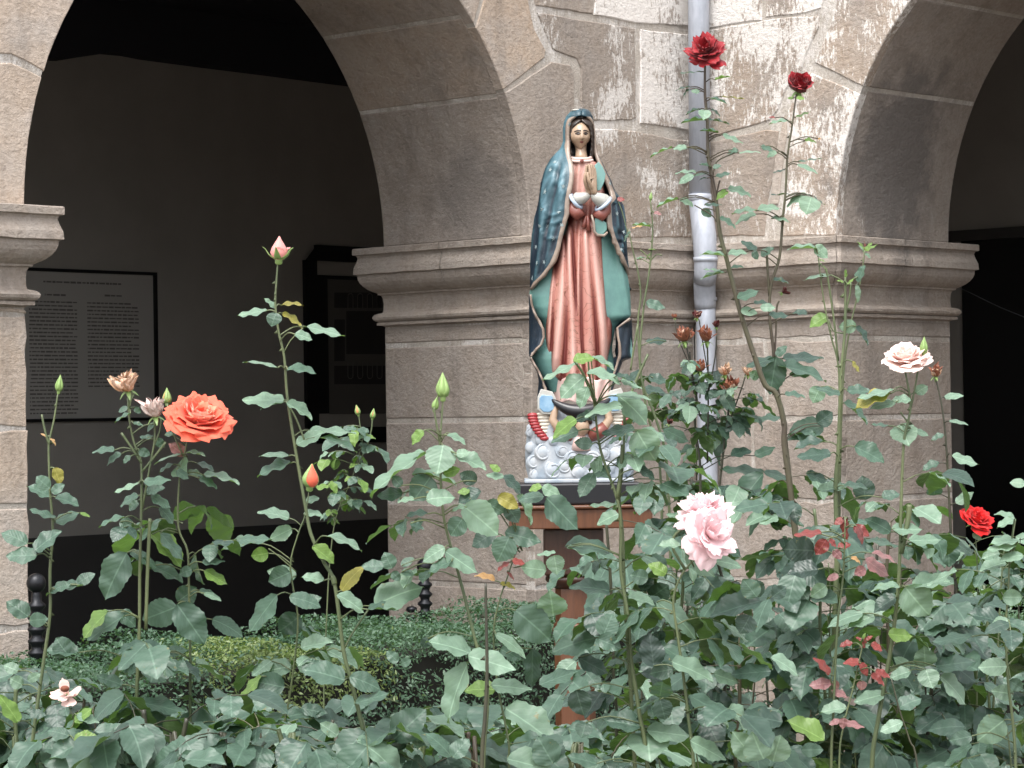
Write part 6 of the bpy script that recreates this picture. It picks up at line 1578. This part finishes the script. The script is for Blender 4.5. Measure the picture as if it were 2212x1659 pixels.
px_stem(PL['I'], [(1548, 420), (1552, 400), (1555, 390)], r_=.0018); px_stem(PL['I'], [(1548, 480), (1538, 465), (1500, 443)], r_=.0012)
px_stem(PL['J'], [(1700, 345), (1690, 335), (1678, 329)], r_=.0012); px_stem(PL['J'], [(1702, 320), (1720, 310), (1738, 305)], r_=.0010); px_stem(PL['J'], [(1662, 640), (1658, 580), (1656, 540)], r_=.0026); px_stem(PL['J'], [(1673, 780), (1676, 720), (1678, 665), (1683, 650)], r_=.0020)
px_stem(PL['K'], [(1826, 620), (1840, 605), (1853, 598)], r_=.0016); px_stem(PL['K'], [(1824, 610), (1812, 602), (1795, 594)], r_=.0014); px_stem(PL['K'], [(1822, 690), (1835, 640), (1838, 610)], r_=.0018)
px_stem(PL['K'], [(1822, 720), (1800, 715), (1790, 690)], r_=.0012); px_stem(PL['K2'], [(1811, 780), (1800, 680), (1788, 600), (1784, 580)], r_=.0020)
px_stem(PL['L'], [(1968, 880), (1978, 830), (1985, 790), (1996, 765)], r_=.0016); px_stem(PL['L'], [(1963, 915), (1952, 900), (1945, 890)], r_=.0014)
px_stem(PL['L'], [(1946, 1196), (1962, 1120), (1964, 1090)], r_=.0046)
px_stem(PL['H'], [(1512, 900), (1500, 830), (1482, 745)], r_=.0016); px_stem(PL['H'], [(1500, 850), (1492, 790), (1490, 760)], r_=.0016); px_stem(PL['H'], [(1528, 1000), (1530, 850), (1528, 745)], r_=.0018)
px_stem(PL['H'], [(1530, 850), (1545, 770), (1548, 720)], r_=.0014); px_stem(PL['H'], [(1540, 1180), (1560, 1000), (1572, 900), (1577, 860)], r_=.0022); px_stem(PL['H'], [(1512, 860), (1514, 820), (1514, 808)], r_=.0014); px_stem(PL['H'], [(1528, 800), (1515, 720), (1510, 690)], r_=.0012); px_stem(PL['H'], [(1575, 900), (1568, 840), (1566, 815)], r_=.0014); px_stem(PL['H'], [(1495, 800), (1465, 730), (1458, 690)], r_=.0010); px_stem(PL['H'], [(1580, 900), (1605, 830), (1612, 800)], r_=.0014)
px_stem(PL['M'], [(1826, 1150), (1800, 1160), (1770, 1152)], r_=.0012); px_stem(PL['M'], [(1806, 1400), (1799, 1440), (1795, 1475)], r_=.0012)
px_stem(PL['D'], [(765, 1020), (790, 970), (802, 930), (804, 905)], r_=.0014); px_stem(PL['D'], [(785, 950), (778, 920), (775, 895)], r_=.0012)
px_stem(PL['P'], [(1480, 1230), (1450, 1170), (1490, 1130)], r_=.0024)
px_stem(PL['C2'], [(640, 1235), (600, 1200), (580, 1185)], r_=.0012)
# compound leaves on bushes with small leaves
for i in range(22):
    P_ = PL['D']; x = 788 - (i / 22) * 75 + rl.uniform(-6, 6); y = 925 + (i / 22) * 210; P_.compound(at(x, y, 4.7), rl.uniform(0, 6.28), .4, .05, .026, None, True, 'pggl')
for i in range(34):
    P_ = PL['H']; x = rl.uniform(1478, 1610); y = rl.uniform(762, 940); A = at(x, y, 5.1 + rl.uniform(-.1, .1)); P_.compound(A, rl.uniform(0, 6.28), .3, .05, .034, None, True, 'ggpd')
for i in range(10):
    P_ = PL['G']; P_.compound(at(1385 + rl.uniform(-5, 40), rl.uniform(790, 1000), 5.6), rl.uniform(0, 6.28), .3, .06, .04, None, True, 'gdd')
for key, ya, yb, n in (('Q', 1200, 1500, 8), ('N', 1260, 1600, 7), ('L2', 1250, 1600, 8), ('O', 1100, 1250, 3), ('B', 1150, 1500, 6), ('C2', 1350, 1600, 5), ('K', 1090, 1600, 10), ('I', 1000, 1600, 9), ('J', 900, 1300, 6), ('H', 960, 1600, 12), ('L', 980, 1500, 6), ('F2', 1120, 1600, 7), ('P', 1300, 1620, 5)):
    P_ = PL[key]
    for i in range(n):
        y = rl.uniform(ya, yb); best = min(zip(P_.pix[:-1], P_.pix[1:]), key=lambda q: abs((q[0][1] + q[1][1]) / 2 - y)); x = (best[0][0] + best[1][0]) / 2
        P_.compound(at(x, y, P_.Y), rl.uniform(.2, 2.9) if rl.random() < .75 else rl.uniform(3.2, 6.2), rl.uniform(.1, .7), rl.uniform(.07, .11), rl.uniform(.045, .062))

for i in range(8):
    P_ = PL['F']; y = rl.uniform(900, 1100); A = at(float(np.interp(y, [860, 1000, 1077, 1240], [1347, 1346, 1335, 1341])), y, 4.0); P_.compound(A, rl.choice([rl.uniform(-.7, .6), rl.uniform(2.5, 3.8)]) if i % 3 else rl.uniform(4, 5.6), rl.uniform(.1, .6), rl.uniform(.08, .11), rl.uniform(.045, .06), None, i % 2 == 0, 'ppgg')
for i in range(3):
    P_ = PL['E']; y = rl.uniform(1040, 1320); A = at(float(np.interp(y, [1040, 1131, 1212, 1320], [953, 961, 983, 1012])), y, 3.8); P_.compound(A, rl.uniform(-.6, 3.6), rl.uniform(.1, .6), rl.uniform(.08, .11), rl.uniform(.045, .06), None, i % 2 == 0, 'gpgg')
# ---- blooms
rose(PL['O'], 432, 897, 4.10, 63, (.26, -.50, .82), 40, 'open', ('coral', 'peach'), 'coral_rose', 5, .06)
rose(PL['L'], 1957, 768, 4.2, 45, (-.05, -.42, .9), 34, 'open', ('blush', 'blush'), 'blush_rose', 8, .05)
rose(PL['P'], 1518, 1092, 3.88, 57, (-.25, -.35, .90), 34, 'loose', ('pink', 'pink'), 'pink_rose', 12, .06)
rose(PL['P'], 1540, 1150, 3.80, 56, (.35, -.62, .25), 38, 'loose', ('pink', 'pink'), 'pink_rose', 31, .06)
rose(PL['I'], 1524, 102, 4.88, 41, (-.15, -.62, .60), 34, 'loose', ('dred', 'dred'), 'dark_red_rose', 44, .09)
rose(PL['J'], 1727, 187, 5.0, 33, (.08, -.68, .68), 26, 'cup', ('dred', 'dred'), 'dark_red_rose', 51, .04)
rose(PL['Q'], 2112, 1120, 4.78, 34, (.35, -.55, .75), 30, 'open', ('bred', 'bred'), 'scarlet_rose', 63, .05)
rose(PL['B'], 274, 832, 4.05, 38, (-.1, -.45, .88), 30, 'wilt', ('wiltp', 'wiltp'), 'wilted_rose', 71, .08)
rose(PL['B'], 334, 888, 4.02, 36, (-.1, -.3, .9), 24, 'wilt', ('wiltw', 'wiltw'), 'wilted_rose', 73, .08)
bud(PL['C'], 602, 572, 3.85, 62, 40, (.04, -.05, 1), 'budp', 'pink_rosebud', 'budp', 5, .75, 3)
f_, b_ = rose(PL['C'], 607, 546, 3.85, 21, (.05, -.15, 1), 14, 'cup', ('budp', 'budp'), 'rosebud_petals', 81, .04)
bud(PL['C2'], 668, 1062, 4.15, 60, 38, (.12, -.1, 1), 'coral', 'orange_rosebud', 'coral', 2, 0, 4)
bud(PL['A'], 126, 852, 3.9, 42, 18, (.12, 0, 1), 'sepal', 'green_rosebud', 'sepal', 5, 0, 5)
bud(PL['E'], 957, 868, 3.75, 62, 30, (.0, 0, 1), 'sepal', 'green_rosebud', 'sepal', 5, 0, 6)
bud(PL['E'], 937, 890, 3.76, 34, 16, (.25, 0, 1), 'sepal', 'green_rosebud', 'sepal', 5, 0, 7)
bud(PL['O'], 361, 878, 4.13, 40, 20, (.0, 0, 1), 'wiltp', 'pale_rosebud', 'wiltp', 5, 0, 8)
bud(PL['D'], 775, 900, 4.7, 26, 13, (-.2, 0, 1), 'wiltp', 'small_rosebud', 'wiltp', 4, 0, 9)
bud(PL['D'], 804, 908, 4.7, 26, 13, (.15, 0, 1), 'wiltp', 'small_rosebud', 'wiltp', 4, 0, 10)
bud(PL['G'], 1405, 436, 5.6, 22, 8, (.1, 0, 1), 'sepal', 'small_rosebud', 'sepal', 5, 0, 11)
bud(PL['L'], 1995, 770, 4.2, 42, 18, (.05, 0, 1), 'sepal', 'green_rosebud', 'sepal', 5, 0, 12)
rose(PL['L2'], 2021, 806, 4.8, 22, (0, -.1, 1), 14, 'wilt', ('wilt', 'wiltp'), 'withered_rose', 140, .07)
for i, (x, y, r_, mm, kd) in enumerate(((1477, 728, 21, 'wilt', 0), (1526, 728, 20, 'wilt', 0), (1547, 702, 10, 'wiltd', 0), (1507, 682, 11, 'wiltd', 0), (1513, 795, 15, 'wilt', 0), (1566, 803, 15, 'wiltp', 0), (1578, 838, 20, 'wilt', 0), (1617, 805, 12, 'wiltp', 0), (1446, 912, 9, 'wiltd', 0), (1458, 684, 6, 'wilt', 0))):
    rose(PL['H'], x, y, 5.08, r_ * 1.35, (rl.uniform(-.3, .3), -.2, .9), 18 if r_ > 12 else 10, 'wilt', (mm, mm if i % 3 else 'wiltp'), 'withered_rose', 90 + i, .08)
rose(PL['J'], 1694, 630, 5.0, 14, (.7, -.3, .5), 8, 'wilt', ('wiltd', 'wiltd'), 'withered_rose', 120, .1)
f_ = rose(PL['S'], 143, 1492, 3.8, 34, (0, -.6, .7), 8, 'loose', ('wiltw', 'wiltw'), 'spent_rose', 130, .06)
mb = MB(); mb.ball(at(140, 1488, 3.785), .0062, 14, 8, (1.1, .8, .8)); o = mb.build('rose_hip', M['wilt'], f_[0], True)
for x, y in ((1300, 1325), (1490, 1620)):
    pass
for P_ in PL.values(): P_.done()

# ---- the mass of leafy canes filling the bed
def topy(x):
    return float(np.interp(x, [-60, 60, 200, 420, 520, 760, 850, 1000, 1120, 1190, 1290, 1340, 1420, 1500, 1650, 1800, 1950, 2100, 2280], [1400, 1430, 1520, 1540, 1540, 1540, 1500, 1560, 1560, 1560, 1560, 1060, 1040, 980, 1040, 1010, 1120, 1150, 1130]))
LM = [(-20, 'the left pier edge'), (110, 'the single-bud cane'), (200, 'the framed text'), (300, 'the wilted peach rose'), (432, 'the coral rose'), (520, 'the yellow hedge patch'), (625, 'the orange bud'), (735, 'the pink bud cane'), (850, 'the middle pier edge'), (957, 'the fat green bud'), (1060, 'the cut thick cane'), (1140, 'the red-leaved shoot'), (1240, 'the pedestal column'), (1340, 'the broad pale leaves'),
      (1440, 'the bare twigs'), (1530, 'the pink roses'), (1625, 'the downpipe foot'), (1740, 'the tall red roses'), (1830, 'the red young leaves'), (1930, 'the blush-white rose'), (2050, 'the withered bud cane'), (2112, 'the scarlet rose'), (2200, 'the cut green cane')]
used_l = set()
def label_for(x, Y, lowish, tone):
    lx, ln = min(LM, key=lambda q: abs(q[0] - x)); side = 'left of' if x < lx - 12 else ('right of' if x > lx + 12 else 'in line with')
    for hgt in (('low',) if lowish else ('leafy', 'tall leafy')):
        for dist in (('in the lowest row',) if lowish else (('in the near rows',) if Y < 4.7 else ('in the back rows', 'deep in the bed'))):
            for tn in (tone, 'mixed green', 'grey-green', 'dense', 'sparse'):
                l = f'{hgt} {tn} rose bush {dist}, {side} {ln}'
                if l not in used_l: used_l.add(l); return l
    return l
GRP = 'leafy rose bushes without blooms filling the bed'
NBUSH = 62
for i in range(NBUSH):
    x = -60 + 2340 * ((i * .618034) % 1.0)
    left_ = x < 1150
    Y = rl.uniform(4.3, 6.4) if not left_ else rl.uniform(3.8, 5.4)
    if 1170 < x < 1300: Y = rl.uniform(3.9, 4.6)
    if x > 1320 and i % 2: continue
    P_ = None; tone = rl.choice(['pale green', 'mid green', 'dark green'])
    if left_: pal = {'pale green': 'pggg', 'mid green': 'gggd', 'dark green': 'gdgd'}[tone]
    else: pal = {'pale green': 'pggg', 'mid green': 'gggd', 'dark green': 'gddg'}[tone]
    for c in range(2):
        xc = x + rl.uniform(-34, 34)
        ty = topy(xc) + abs(rl.gauss(0, 1)) * (60 if left_ else 190) + 0
        if 1165 < xc < 1310: ty = 1660
        if 1600 < xc < 1730 and rl.random() < .45: ty += 220
        yb = 1700
        if ty > 1640: ty = 1610 + rl.uniform(0, 40)
        n = max(3, int((yb - ty) / 90) + 1); dx = rl.uniform(-30, 30)
        cane = [(xc + dx * (1 - k / n) + rl.uniform(-4, 4), ty + (yb - ty) * k / n) for k in range(n + 1)]
        rad = rl.uniform(.0026, .0040)
        if P_ is None:
            P_ = Plant('rose_bush', label_for(x, Y, False, tone), cane, Y, rad, rl.choice(['stem', 'stemb', 'stemd']), group=GRP, thorns=False)
        else:
            pts = [at(q[0], q[1], Y) for q in cane] + [Vector((P_.pts[-1].x, P_.pts[-1].y, 0))]; P_.mb.tube(smooth_path(pts), rad, 7)
        nc = int((yb + 60 - ty) / (50 if left_ else 50)) + 2
        for k in range(nc):
            y = ty + (yb + 40 - ty) * (k + rl.random() * .6) / nc; t = (y - ty) / (yb - ty); xx = xc + dx * (1 - t)
            az = rl.uniform(3.3, 6.1) if rl.random() < .3 else rl.uniform(-.6, 3.7)
            P_.compound(at(xx, y, Y), az, rl.uniform(.0, .7), rl.uniform(.09, .14), rl.uniform(.056, .086), None, rl.random() < .75, pal)
    P_.done()
for i in range(30):
    x = -40 + 2300 * ((i * .618034 + .31) % 1.0); Y = rl.uniform(4.1, 4.8); ty = 1605 + rl.uniform(-55, 40)
    cane = [(x, ty), (x + 8, ty + 60), (x + 12, ty + 140)]
    tone = rl.choice(['pale green', 'mid green'])
    P_ = Plant('rose_bush', label_for(x, Y, True, tone), cane, Y, .003, 'stem', group='low rose bushes in the lowest row', thorns=False)
    for k in range(6):
        P_.compound(at(x + rl.uniform(-4, 4), ty + k * 26, Y), rl.uniform(0, 6.28), rl.uniform(.1, .6), rl.uniform(.09, .13), rl.uniform(.058, .082), None, True, 'pgggg' if tone[0] == 'p' else 'gggdd')
    P_.done()
